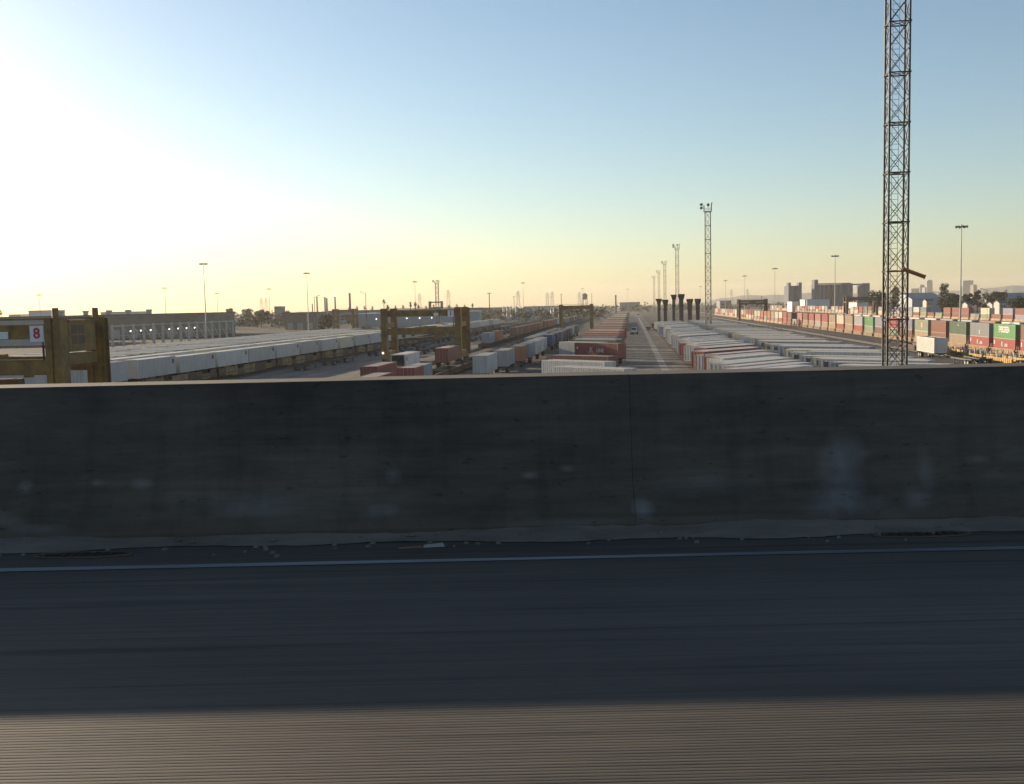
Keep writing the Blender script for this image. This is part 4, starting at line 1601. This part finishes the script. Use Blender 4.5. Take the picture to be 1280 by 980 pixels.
m.build('top_rail', [M['frame_paint']], root)
for k in (1, 2, 3, 5, 6, 7, 8):
    x = Lf * (k + .62) / (n - 1)
    m = MB()
    m.tube((x, -.45, 5.6), (x, -.26, 5.75), .30, .2, n=10)
    m.build('frame_lamp', [M['lit_white']], root)

sh, w = shed(443, 600, 700, 40, 9.4, M['shed'], M['shed_white'], doors=8)
tag(sh, 'long pale blue shed seen behind and through the yellow gantry', 'warehouse')
for px in (471, 509, 525, 540):
    p = place(px, 700)
    q = Matrix.Rotation(-YAW, 4, 'Z') @ (p - sh.location)
    m = MB()
    m.tube((q.x, -1.0, 5.4), (q.x, -.8, 5.6), .34, .2, n=10)
    m.build('wall_lamp', [M['lit_white']], sh)
sh, w = shed(357, 394, 660, 30, 11.2, M['shed_tan'], M['roof_dark'], doors=3)
tag(sh, 'tan block building at the foot of the second tall lamp pole', 'building')
bl = [(12, 27, 900, 25, 14.5, 'shed_white', 'small white block rising over the crane beam at far left'), (37, 64, 900, 30, 17.5, 'shed_white', 'white block behind the numbered crane, by a lamp pole'), (127, 168, 850, 40, 14.6, 'shed_white', 'pale low roof above the tan warehouse'),
      (343.5, 352, 1100, 20, 17.5, 'conc_far', 'small pale square tower building on the left skyline'), (400, 432, 900, 25, 10, 'shed', 'pale low building behind the brownish crane'),
      (556, 583, 1300, 40, 9, 'conc_far', 'hazy pale warehouse above the short container train'), (596, 640, 1500, 60, 11, 'conc_far', 'wide hazy warehouse left of the white tanks'), (655, 700, 1500, 60, 11.5, 'shed', 'wide hazy blue warehouse left of the second gantry'),
      (775, 800, 1900, 70, 15, 'conc_far', 'hazy pale building closing the end of the aisle'), (900, 914, 1700, 30, 14, 'conc_far', 'tiny hazy building left of the rusty crane'), (1008.5, 1037, 1050, 25, 12.8, 'shed_white', 'bright sunlit white shed before the blue grey silos'), (990, 998.5, 1080, 18, 11, 'shed_white', 'small sunlit white shed left of the bright one'),
      (1006, 1008, 1040, 6, 12.2, 'shed_white', 'narrow white tower beside the bright white shed'), (1071, 1085, 840, 20, 9.5, 'shed_white', 'white shed seen under the dark gantry crane')]
for px0, px1, D, dp, z1, wm, txt in bl:
    s_, w_ = shed(px0, px1, D, dp, z1, M[wm], M['roof_dark'] if z1 < 12 else M['conc_far'], 'building', doors=0)
    tag(s_, txt, 'building')
s_, w_ = shed(1140, 1178, 820, 40, 11.0, M['shed'], M['roof_blue'], 'warehouse', pitch=5.0)
tag(s_, 'long shed with a sloping blue grey roof right of the lattice tower', 'warehouse')
s_, w_ = shed(1256, 1300, 700, 30, 10.0, M['shed'], M['roof_blue'], 'warehouse', pitch=4.0)
tag(s_, 'blue roofed shed at the right edge behind the trees', 'warehouse')
M['house_wall'] = simple('cream_house_wall', (.36, .34, .30), .7, .1, .2)
for px0, wpx, D, z1, txt in ((1187, 7, 640, 7.6, 'small white house between the dark trees, left one'), (1209, 6, 620, 7.6, 'small white house right of the tall lamp pole'), (1240, 6, 610, 7.4, 'small white house left of the right edge shed'), (1249, 9, 600, 8.2, 'white house with a flat bright front near the right edge'), (1158, 8, 760, 9.5, 'small pale house below the tall office tower')):
    s_, w_ = shed(px0, px0 + wpx, D, 7, z1, M['house_wall'], M['roof_dark'], 'house', pitch=1.4)
    for k in range(2):
        m = MB()
        m.box(w_ * (.25 + .4 * k), -.06, z1 - 3.0, w_ * (.25 + .4 * k) + .7, -.002, z1 - 1.8)
        m.build('window', [M['glass_dark']], s_)
    tag(s_, txt, 'house')

# silos
D = 1500


def block(root, px0, px1, z0, z1, depth, name, mat, dy=0.0):
    a, b = place(px0, D), place(px1, D)
    qa = Matrix.Rotation(-YAW, 4, 'Z') @ (a - root.location)
    qb = Matrix.Rotation(-YAW, 4, 'Z') @ (b - root.location)
    m = MB()
    m.box(qa.x, dy, z0, qb.x, depth + dy, z1)
    n = max(1, int((qb.x - qa.x) / 6))
    if name == 'silo_block':
        for k in range(n):
            x = qa.x + (qb.x - qa.x) * (k + .5) / n
            m.tube((x, dy, z0), (x, dy, z1 - 1.5), 2.9, n=14)
    return m.build(name, [mat], root)


root = empty('grain_silo', place(985, D), YAW)
tag(root, 'smaller blue grey silo block with two stub towers, left of the larger one', 'silo')
block(root, 986, 999.5, 0, 33, 25, 'silo_block', M['silo'])
block(root, 984.5, 987.5, 0, 37.5, 12, 'head_tower', M['silo'], -5)
block(root, 997.5, 1001, 0, 37.5, 12, 'head_tower', M['silo'], -5)
root = empty('grain_silo', place(1016, D), YAW)
tag(root, 'large blue grey silo block with a tall head tower and a conveyor bridge', 'silo')
block(root, 1021, 1037, 0, 34.0, 28, 'silo_block', M['silo'])
block(root, 1040, 1053.5, 0, 34.0, 28, 'silo_block', M['silo'])
block(root, 1055.5, 1066, 0, 34.5, 28, 'silo_block', M['silo'])
block(root, 1016.5, 1021, 0, 41.0, 14, 'head_tower', M['silo'], -6)
block(root, 1022, 1065, 34.6, 35.8, 8, 'conveyor_gallery', M['silo'], 6)
block(root, 1066, 1077.5, 32.2, 34.0, 4, 'conveyor_bridge', M['silo'], 6)
block(root, 1077, 1087, 0, 34.5, 22, 'silo_block', M['silo'])

# office towers of the far city
for parts, txt in (((((1158.5, 1165.5, 4500, 84), (1160, 1164.5, 4510, 88))), 'slim tall office tower on the hazy right skyline'), (((1150, 1155.5, 4400, 66), (1148, 1157, 4410, 56)), 'stepped office tower left of the slim tall one'), (((1139, 1149, 4300, 50),), 'low broad office block beside the lattice tower'), (((1156, 1158, 4000, 50),), 'pale narrow tower between the stepped and slim ones'), (((1203.5, 1216.5, 4400, 80),), 'broad office tower right of the tall lamp pole'), (((1216.5, 1221, 3900, 56),), 'short pinkish tower beside the broad office tower')):
    a = place(parts[0][0], parts[0][2])
    root = empty('office_tower', a, YAW)
    tag(root, txt, 'tower')
    for k, (q0, q1, D_, z1) in enumerate(parts):
        a_, b_ = place(q0, D_), place(q1, D_)
        qa, qb = (Matrix.Rotation(-YAW, 4, 'Z') @ (v - a) for v in (a_, b_))
        m = MB()
        m.box(qa.x, qa.y, 0, qb.x, qa.y + 28, z1)
        m.build('tower_body', [M['shed_tan'] if 'pinkish' in txt else M['tower_blue']], root)
        if k == 0:
            m = MB()
            for f in range(int(z1 / 4)):
                m.box(qa.x + .5, qa.y - .3, 2 + 4 * f, qb.x - .5, qa.y - .05, 3.8 + 4 * f)
            m.build('window_band', [M['glass_dark']], root)

# overpass with its piers
a, b = place(425, 900), place(605, 930)
root = empty('overpass', a, math.atan2((b - a).y, (b - a).x))
w = (b - a).length
m = MB()
m.box(-10, 0, 8.6, w, 12, 10.6)
m.box(-10, -.3, 10.6, w, 0, 11.6)
m.box(-10, 12, 10.6, w, 12.3, 11.6)
m.build('bridge_span', [M['conc_far']], root)
for k in range(9):
    m = MB()
    x = w * k / 8 - 4
    m.box(x - .7, 1, 0, x + .7, 11, 8.59)
    m.build('pier', [M['conc_far']], root)
tag(root, 'low grey road overpass on piers behind the pale blue shed', 'bridge')

# hills
m = MB()
rh = random.Random(2)
NX = 90
prev = None
for i in range(NX + 1):
    px = 830 + 560 * i / NX
    t = i / NX
    e = 1 + 8 * max(0, min(1, (px - 800) / 260)) + 2.5 * math.sin(px * .021) + 1.4 * math.sin(px * .055 + 1) + .5 * math.sin(px * .17)
    hgt = max(1, (e * 6000 / 1280 + 8))
    base, crest, back = place(px, 5300), place(px, 6000), place(px, 6700)
    mid = (base + crest) / 2
    row = [(base.x, base.y, 0), (mid.x, mid.y, hgt * .45 + rh.uniform(-3, 3)), (crest.x, crest.y, hgt), (back.x, back.y, 0)]
    if prev:
        for k in range(3):
            m.face([prev[k], row[k], row[k + 1], prev[k + 1]])
    prev = row
struct(m.build('hills', [M['hill']]))


# ------------------------------------------------------------------ trees and palms
def leaf_cloud(m, c, rad, n, size, rg, mat=0):
    for _ in range(n):
        while True:
            v = Vector((rg.uniform(-1, 1), rg.uniform(-1, 1), rg.uniform(-1, 1)))
            if .15 < v.length < 1:
                break
        v = v * (.55 + .45 * rg.random()) / max(v.length, .3) * (v.length ** .5)
        p = Vector(c) + Vector((v.x * rad[0], v.y * rad[1], v.z * rad[2]))
        a, b = rg.uniform(0, math.pi * 2), rg.uniform(-.9, .9)
        u = Vector((math.cos(a), math.sin(a), b)).normalized() * size * rg.uniform(.6, 1.3)
        t = u.cross(Vector((rg.uniform(-1, 1), rg.uniform(-1, 1), rg.uniform(-1, 1)))).normalized() * size * rg.uniform(.4, .9)
        m.face([p - u, p - t * .8, p + u, p + t], mat)


def tree(h, w, seed, shape='round', mat='leaf', loc=(0, 0, 0)):
    rg = random.Random(seed)
    root = empty('tree', loc, rg.uniform(0, 6))
    m = MB()
    m.tube((0, 0, 0), (rg.uniform(-.3, .3), rg.uniform(-.3, .3), h * .45), .035 * h, .02 * h, n=8)
    for k in range(5):
        a = k * 1.26 + rg.uniform(-.4, .4)
        m.tube((0, 0, h * (.22 + .04 * k)), (math.cos(a) * w * .33, math.sin(a) * w * .33, h * (.5 + .07 * k)), .014 * h, .005 * h, n=6)
    m.build('trunk', [M['bark']], root)
    m = MB()
    if shape == 'column':
        for k in range(9):
            z = h * (.14 + .8 * k / 8)
            r = w * .5 * (.85 if k in (0, 8) else 1) * rg.uniform(.8, 1.05)
            leaf_cloud(m, (rg.uniform(-.1, .1) * w, rg.uniform(-.1, .1) * w, z), (r, r, h * .09), 150, .6, rg)
    else:
        for k in range(19):
            a = rg.uniform(0, 6.28)
            d = w * .5 * rg.uniform(.1, .72)
            z = h * rg.uniform(.30, .86) - d * .14
            r = w * rg.uniform(.14, .24)
            leaf_cloud(m, (math.cos(a) * d, math.sin(a) * d, z), (r, r, r * .8), 120, .7, rg)
    m.build('crown', [M[mat]], root)
    return root


for px, D_, h, w, sh_, mt, txt in ((1097, 720, 18.5, 17, 'round', 'leaf', 'broad dark domed tree left of the big lattice tower'), (1119, 735, 19.5, 7.5, 'column', 'leaf', 'dark narrow tree seen through the lattice tower'), (1179.5, 700, 21.0, 7.5, 'column', 'leaf', 'tall dark columnar tree on the right skyline'),
                                   (1193, 690, 16.2, 13, 'round', 'leaf', 'round dark tree just right of the columnar one'), (1186, 640, 11.5, 12, 'round', 'leaf_olive', 'lower olive tree in front of the columnar one'), (1210, 680, 15.5, 10.5, 'round', 'leaf', 'dark bushy tree right of the tall lamp pole'), (1221, 690, 17.5, 6.5, 'round', 'leaf_olive', 'thin bare topped olive tree beside the dark bushy one'),
                                   (1238, 670, 15.5, 14, 'round', 'leaf', 'wide dark tree near the right edge'), (1252, 675, 16.0, 10, 'round', 'leaf', 'dark tree right of the wide one'), (1272, 640, 12.5, 15, 'round', 'leaf', 'dark tree at the right edge behind the houses'), (1202, 630, 10.5, 9, 'round', 'leaf_olive', 'low olive tree behind the far train below the lamp pole'),
                                   (327, 800, 14.5, 16, 'round', 'leaf_olive', 'greyish olive tree on the left skyline, wider of the pair'), (361, 820, 13.0, 13, 'round', 'leaf_olive', 'olive tree left of the tan block building'), (309, 1000, 17, 15, 'round', 'leaf_olive', 'hazy round tree on the skyline left of the small tower'), (289, 1050, 18, 11, 'round', 'leaf_olive', 'hazy tree on the skyline right of the leftmost tall pole'),
                                   (406, 610, 9.5, 11, 'round', 'leaf_olive', 'low olive tree beside the brownish crane'), (274, 900, 13.5, 15, 'round', 'leaf_olive', 'low hazy tree beyond the end of the warehouse')):
    tag(tree(h, w, int(px), sh_, mt, place(px, D_)), txt, 'tree')


def palm(h, seed, loc, ball=False):
    rg = random.Random(seed)
    root = empty('palm_tree', loc)
    m = MB()
    m.tube((0, 0, 0), (.2, 0, h * .5), .38, .28, n=8)
    m.tube((.2, 0, h * .5), (.1, .1, h), .28, .24, n=8)
    m.build('trunk', [M['bark']], root)
    m = MB()
    R_ = 2.0
    for k in range(34):
        a = rg.uniform(0, 6.28)
        e = rg.uniform(-1.2, 1.35)
        d = Vector((math.cos(a) * math.cos(e), math.sin(a) * math.cos(e), math.sin(e)))
        s = d.cross(Vector((0, 0, 1))).normalized() * .32
        p0 = Vector((.1, .1, h))
        p1 = p0 + d * R_ * .6 + Vector((0, 0, .15))
        p2 = p0 + d * R_ * rg.uniform(.95, 1.15) + Vector((0, 0, -.35))
        m.face([p0 - s * .2, p0 + s * .2, p1 + s, p1 - s])
        m.face([p1 - s, p1 + s, p2 + s * .3, p2 - s * .3])
    m.build('crown', [M['leaf_olive']], root)
    return root


for px, D_, h, txt in ((480.5, 760, 17.5, 'tallest palm, standing above the left end of the gantry'), (513.5, 760, 15.2, 'left palm of the pair above the gantry beam'), (519.5, 760, 15.4, 'right palm of the pair above the gantry beam'), (2.5, 700, 15.5, 'small palm at the left edge of the photo'), (485, 800, 13.6, 'low palm beside the tallest one'), (591, 1000, 14.0, 'low palm right of the gantry crane')):
    tag(palm(h, int(px * 3), place(px, D_)), txt, 'palm')
for k in range(16):
    px = 437 + 9.6 * k
    if abs(px - 480) < 5 or abs(px - 516) < 6:
        continue
    tag(palm(13.2 + (k * 7 % 5) * .25, 200 + k, place(px, 985)), 'small palm in the even row behind the overpass', 'palm', 'palms in a row behind the overpass')

# belt of far trees along the horizon, which reads as one mass
rg = random.Random(55)
m = MB()
for k in range(520):
    px = rg.uniform(150, 1130) if k % 4 else rg.uniform(1130, 1300)
    D_ = rg.uniform(1250, 2600)
    p = place(px, D_)
    h = rg.uniform(6, 12.5) + (3.5 if rg.random() < .18 else 0)
    w = rg.uniform(5, 13)
    leaf_cloud(m, (p.x, p.y, h * .5), (w, w, h * .5), 26, 1.6, rg)
stuff(m.build('treeline', [M['leaf_olive']]), 'hazy belt of far trees along the horizon', 'trees')
m = MB()
for k in range(300):
    px = rg.uniform(232, 445) if k % 3 else rg.uniform(600, 760)
    D_ = rg.uniform(720, 1250)
    p = place(px, D_)
    h = rg.uniform(4.5, 11.0) + (2.5 if rg.random() < .15 else 0)
    w = rg.uniform(3, 8)
    leaf_cloud(m, (p.x, p.y, h * .5), (w, w, h * .5), 34, 1.1, rg)
stuff(m.build('tree_belt', [M['leaf_olive']]), 'scrubby belt of trees and bushes beyond the left yard', 'trees')
lb = random.Random(17)
LBC = [('shed', 'pale blue'), ('conc_far', 'grey'), ('shed_tan', 'tan'), ('shed_white', 'white')]
for k in range(26):
    px = lb.uniform(235, 470) if k % 2 else lb.uniform(600, 770)
    D_ = lb.uniform(720, 1350)
    wpx = lb.uniform(8, 24)
    wm, cn = LBC[k % 4]
    s_, w_ = shed(px, px + wpx, D_, lb.uniform(14, 30), lb.uniform(5, 9.5), M[wm], M['roof_dark'] if k % 3 else M['conc_far'], 'building', pitch=lb.choice([0, 0, 1.5]))
    tag(s_, f'low hazy {cn} building beyond the left yard', 'building', 'low hazy buildings beyond the left yard')


# ------------------------------------------------------------------ poles, chimneys, pylons, tanks
def street_lamp(px, D_, h, side, txt):
    root = empty('street_lamp', place(px, D_))
    m = MB()
    m.tube((0, 0, 0), (0, 0, h), .24, .13, n=8)
    m.build('pole', [M['dark_galv']], root)
    m = MB()
    m.tube((0, 0, h - .3), (side * 2.2, 0, h + .5), .10, .07, n=6)
    m.build('arm', [M['dark_galv']], root)
    m = MB()
    m.box(min(side * 2.0, side * 3.1), -.28, h + .38, max(side * 2.0, side * 3.1), .28, h + .72)
    m.build('lamp_head', [M['lamp_body']], root)
    tag(root, txt, 'street lamp')


street_lamp(458.5, 560, 21, -1, 'dark lamp post with a short arm left of the yellow gantry')
street_lamp(394.5, 560, 19.5, 1, 'dark lamp post with an arm left of the refinery chimneys')
street_lamp(1233, 500, 15, -1, 'thin lamp post before the trees near the right edge')


def wood_pole(px, D_, h, txt, arms=1):
    root = empty('utility_pole', place(px, D_))
    m = MB()
    m.tube((0, 0, 0), (0, 0, h), .32, .2, n=8)
    m.build('pole', [M['wood']], root)
    for k in range(arms):
        m = MB()
        m.box(-1.3, -.26, h - .7 - 1.1 * k, 1.3, -.1, h - .52 - 1.1 * k)
        for x in (-1.15, -.5, .5, 1.15):
            m.tube((x, -.18, h - .52 - 1.1 * k), (x, -.18, h - .25 - 1.1 * k), .06, n=5)
        m.build('cross_arm', [M['wood']], root)
    tag(root, txt, 'utility pole')


wood_pole(612.5, 560, 19.8, 'dark utility pole standing alone between the two yellow gantries')
wood_pole(643, 1000, 22, 'thin utility pole left of the slim far lamp pole')
wood_pole(702, 900, 22, 'thin pole rising at the left leg of the second gantry')
wood_pole(740, 1200, 25, 'thin pole rising right of the water tower')
wood_pole(1257, 620, 15.5, 'utility pole among the trees at the right edge', 2)
wood_pole(240, 640, 11.5, 'short dark pole at the end of the tan warehouse')
wood_pole(267, 600, 11.0, 'short dark pole right of the leftmost tall lamp pole')
wood_pole(952, 900, 16, 'thin pole left of the silos behind the sunlit train')
wood_pole(770, 1000, 14, 'short thin pole near the end of the aisle')


def chimney(px, D_, h, r, txt, mat='conc_far', cap=True):
    root = empty('chimney', place(px, D_))
    m = MB()
    m.tube((0, 0, 0), (0, 0, h), r, r * .75, n=14)
    m.build('chimney_shaft', [M[mat]], root)
    m = MB()
    m.tube((0, 0, h - 1.5), (0, 0, h + .2), r * .95, r * .95, n=14)
    m.build('chimney_cap', [M['steel_dark']], root)
    tag(root, txt, 'chimney')


chimney(397, 1800, 36, 1.6, 'first refinery chimney from the left, beside a lamp post', 'wood')
chimney(406.8, 1800, 35, 1.7, 'second refinery chimney, left of a close pair', 'wood')
chimney(409.2, 1800, 33, 1.9, 'third refinery chimney, right of a close pair', 'wood')
chimney(419.6, 1800, 36, 1.7, 'fourth refinery chimney, with a bright flare tip', 'wood')
m = MB()
p = place(419.6, 1800)
m.tube((0, 0, 0), (0, 0, 3.5), .9, .2, n=8)
fl = empty('gas_flare', p + Vector((0, 0, 36.3)))
tag(fl, 'small bright flame on top of the fourth refinery chimney', 'flame')
m.build('flame', [M['lit_white']], fl)
chimney(438, 1500, 36, 1.9, 'dark solitary chimney right of the refinery group', 'steel_dark')
chimney(391, 1800, 24, 1.2, 'short thin refinery chimney beside the second tall lamp pole', 'wood')
chimney(770, 1000, 20.5, .85, 'short dark chimney above the left containers of the aisle', 'steel_dark')


def pylon(px, D_, h, txt):
    root = empty('transmission_pylon', place(px, D_))
    b, t = h * .11, h * .025
    m = MB()
    for sx in (-1, 1):
        for sy in (-1, 1):
            m.tube((sx * b, sy * b, 0), (sx * t, sy * t, h), .3, .2, n=5)
    for k in range(7):
        f0, f1 = k / 7, (k + 1) / 7
        w0, w1 = b + (t - b) * f0, b + (t - b) * f1
        for sy in (-1, 1):
            m.tube((-w0, sy * w0, h * f0), (w1, sy * w1, h * f1), .13, n=4)
            m.tube((w0, sy * w0, h * f0), (-w1, sy * w1, h * f1), .13, n=4)
    m.build('lattice_body', [M['galv']], root)
    for z, w in ((.72, .17), (.82, .14), (.92, .11)):
        m = MB()
        m.beam((-h * w, 0, h * z), (h * w, 0, h * z), .35, .35)
        m.beam((-h * w, 0, h * z), (0, 0, h * z + 1.6), .2)
        m.beam((h * w, 0, h * z), (0, 0, h * z + 1.6), .2)
        m.build('cross_arm', [M['galv']], root)
    tag(root, txt, 'pylon', 'far transmission pylons')


for px, D_, h, txt in ((327.5, 2200, 42, 'faint pylon left of the small pale tower, left of two'), (333.5, 2200, 42, 'faint pylon left of the small pale tower, right of two'), (648, 2000, 42, 'faint pylon just left of the slim far lamp pole'), (684.5, 2200, 40, 'faint pylon left of the second gantry, left of two'), (690.5, 2200, 42, 'faint pylon left of the second gantry, right of two'), (724.5, 2200, 40, 'faint pylon just left of the water tower'), (525, 2200, 44, 'faint pylon right of the palm pair'), (561, 2100, 48, 'faint pylon right of the short lattice mast'), (934, 2200, 38, 'faint pylon above the sunlit train, right one'), (914, 2200, 38, 'faint pylon above the sunlit train, left one')):
    pylon(px, D_, h, txt)

root = empty('water_tower', place(731, 1600))
m = MB()
m.tube((0, 0, 22), (0, 0, 28), 4.4, 4.4, n=20)
m.tube((0, 0, 28), (0, 0, 30), 4.5, 1.0, n=20)
m.tube((0, 0, 20), (0, 0, 22), 2.0, 4.4, n=20)
m.build('tank', [M['tower_blue']], root)
for k in range(6):
    a = k * math.pi / 3
    m = MB()
    m.tube((math.cos(a) * 4.6, math.sin(a) * 4.6, 0), (math.cos(a) * 4.1, math.sin(a) * 4.1, 22.5), .35, n=6)
    m.build('leg', [M['tower_blue']], root)
tag(root, 'small water tower on legs above the second gantry', 'water tower')
for k, px in enumerate((630, 634.5, 639, 645.5)):
    root = empty('storage_silo', place(px, 900))
    m = MB()
    m.tube((0, 0, 0), (0, 0, 11.4), 1.0, 1.0, n=14)
    m.build('silo_shell', [M['shed_white']], root)
    m = MB()
    m.tube((0, 0, 11.4), (0, 0, 12.2), 1.05, .3, n=14)
    m.build('silo_cap', [M['shed_white']], root)
    tag(root, 'slender bright white silo, ' + ['first of four from the left', 'second of four from the left', 'third of four from the left', 'rightmost of four, set a little apart'][k], 'silo', 'slender white silos in the haze')

# more equipment standing in the hazy middle distance on the left
rg = random.Random(91)
for k in range(34):
    yy = rg.uniform(430, 980)
    x = rg.uniform(-160, -88) * (1 if k % 2 else .9)
    c = rg.choice([GREY, LGREY, BROWN, WHITE, RUST, GREY])
    tag(dup(CN[12.19, False], (x, yy, .02), rg.uniform(-.08, .08), vary(c, rg)), f'small {CNAME[c]} container on the ground in the hazy left yard', 'container', 'containers standing in the hazy left yard')

for o in PROTO:
    for c in list(o.children_recursive) + [o]:
        bpy.data.objects.remove(c)

HAZE = .00009

# ------------------------------------------------------------------ tell look-alikes apart by how far off they stand
NUM = ['', 'one', 'two', 'three', 'four', 'five', 'six', 'seven', 'eight', 'nine', 'ten', 'eleven', 'twelve', 'thirteen', 'fourteen', 'fifteen', 'sixteen', 'seventeen', 'eighteen', 'nineteen', 'twenty']
same = {}
for o in S.objects:
    if o.parent is None and 'label' in o and o.get('kind') is None:
        same.setdefault(o['label'], []).append(o)
for lb_, os_ in same.items():
    if len(os_) < 2:
        continue
    os_.sort(key=lambda o: o.location.x ** 2 + o.location.y ** 2)
    for k, o in enumerate(os_):
        if len(os_) <= 20:
            o['label'] = f'{lb_}, ' + ('nearest' if k == 0 else f'{EDGE[k]} nearest') + f' of {NUM[len(os_)]}'
        elif k < 20:
            o['label'] = f'{lb_}, ' + ('nearest' if k == 0 else f'{EDGE[k]} nearest')
        else:
            o['label'] = f'{lb_}, beyond the nearest twenty'

# ------------------------------------------------------------------ air
m = MB()
m.box(-7200, -700, -1.0, 7200, 7400, 125)
hz = m.mesh('haze', [])
hm = bpy.data.materials.new('haze_air')
hm.use_nodes = True
hn = hm.node_tree.nodes
hn.clear()
out = hn.new('ShaderNodeOutputMaterial')
pv = hn.new('ShaderNodeVolumePrincipled')
pv.inputs['Color'].default_value = (.84, .81, .77, 1)
pv.inputs['Density'].default_value = HAZE
pv.inputs['Anisotropy'].default_value = .2
hm.node_tree.links.new(pv.outputs[0], out.inputs['Volume'])
hz.materials.append(hm)
stuff(put('haze', hz))
S.cycles.volume_bounces = 1
S.cycles.max_bounces = 6
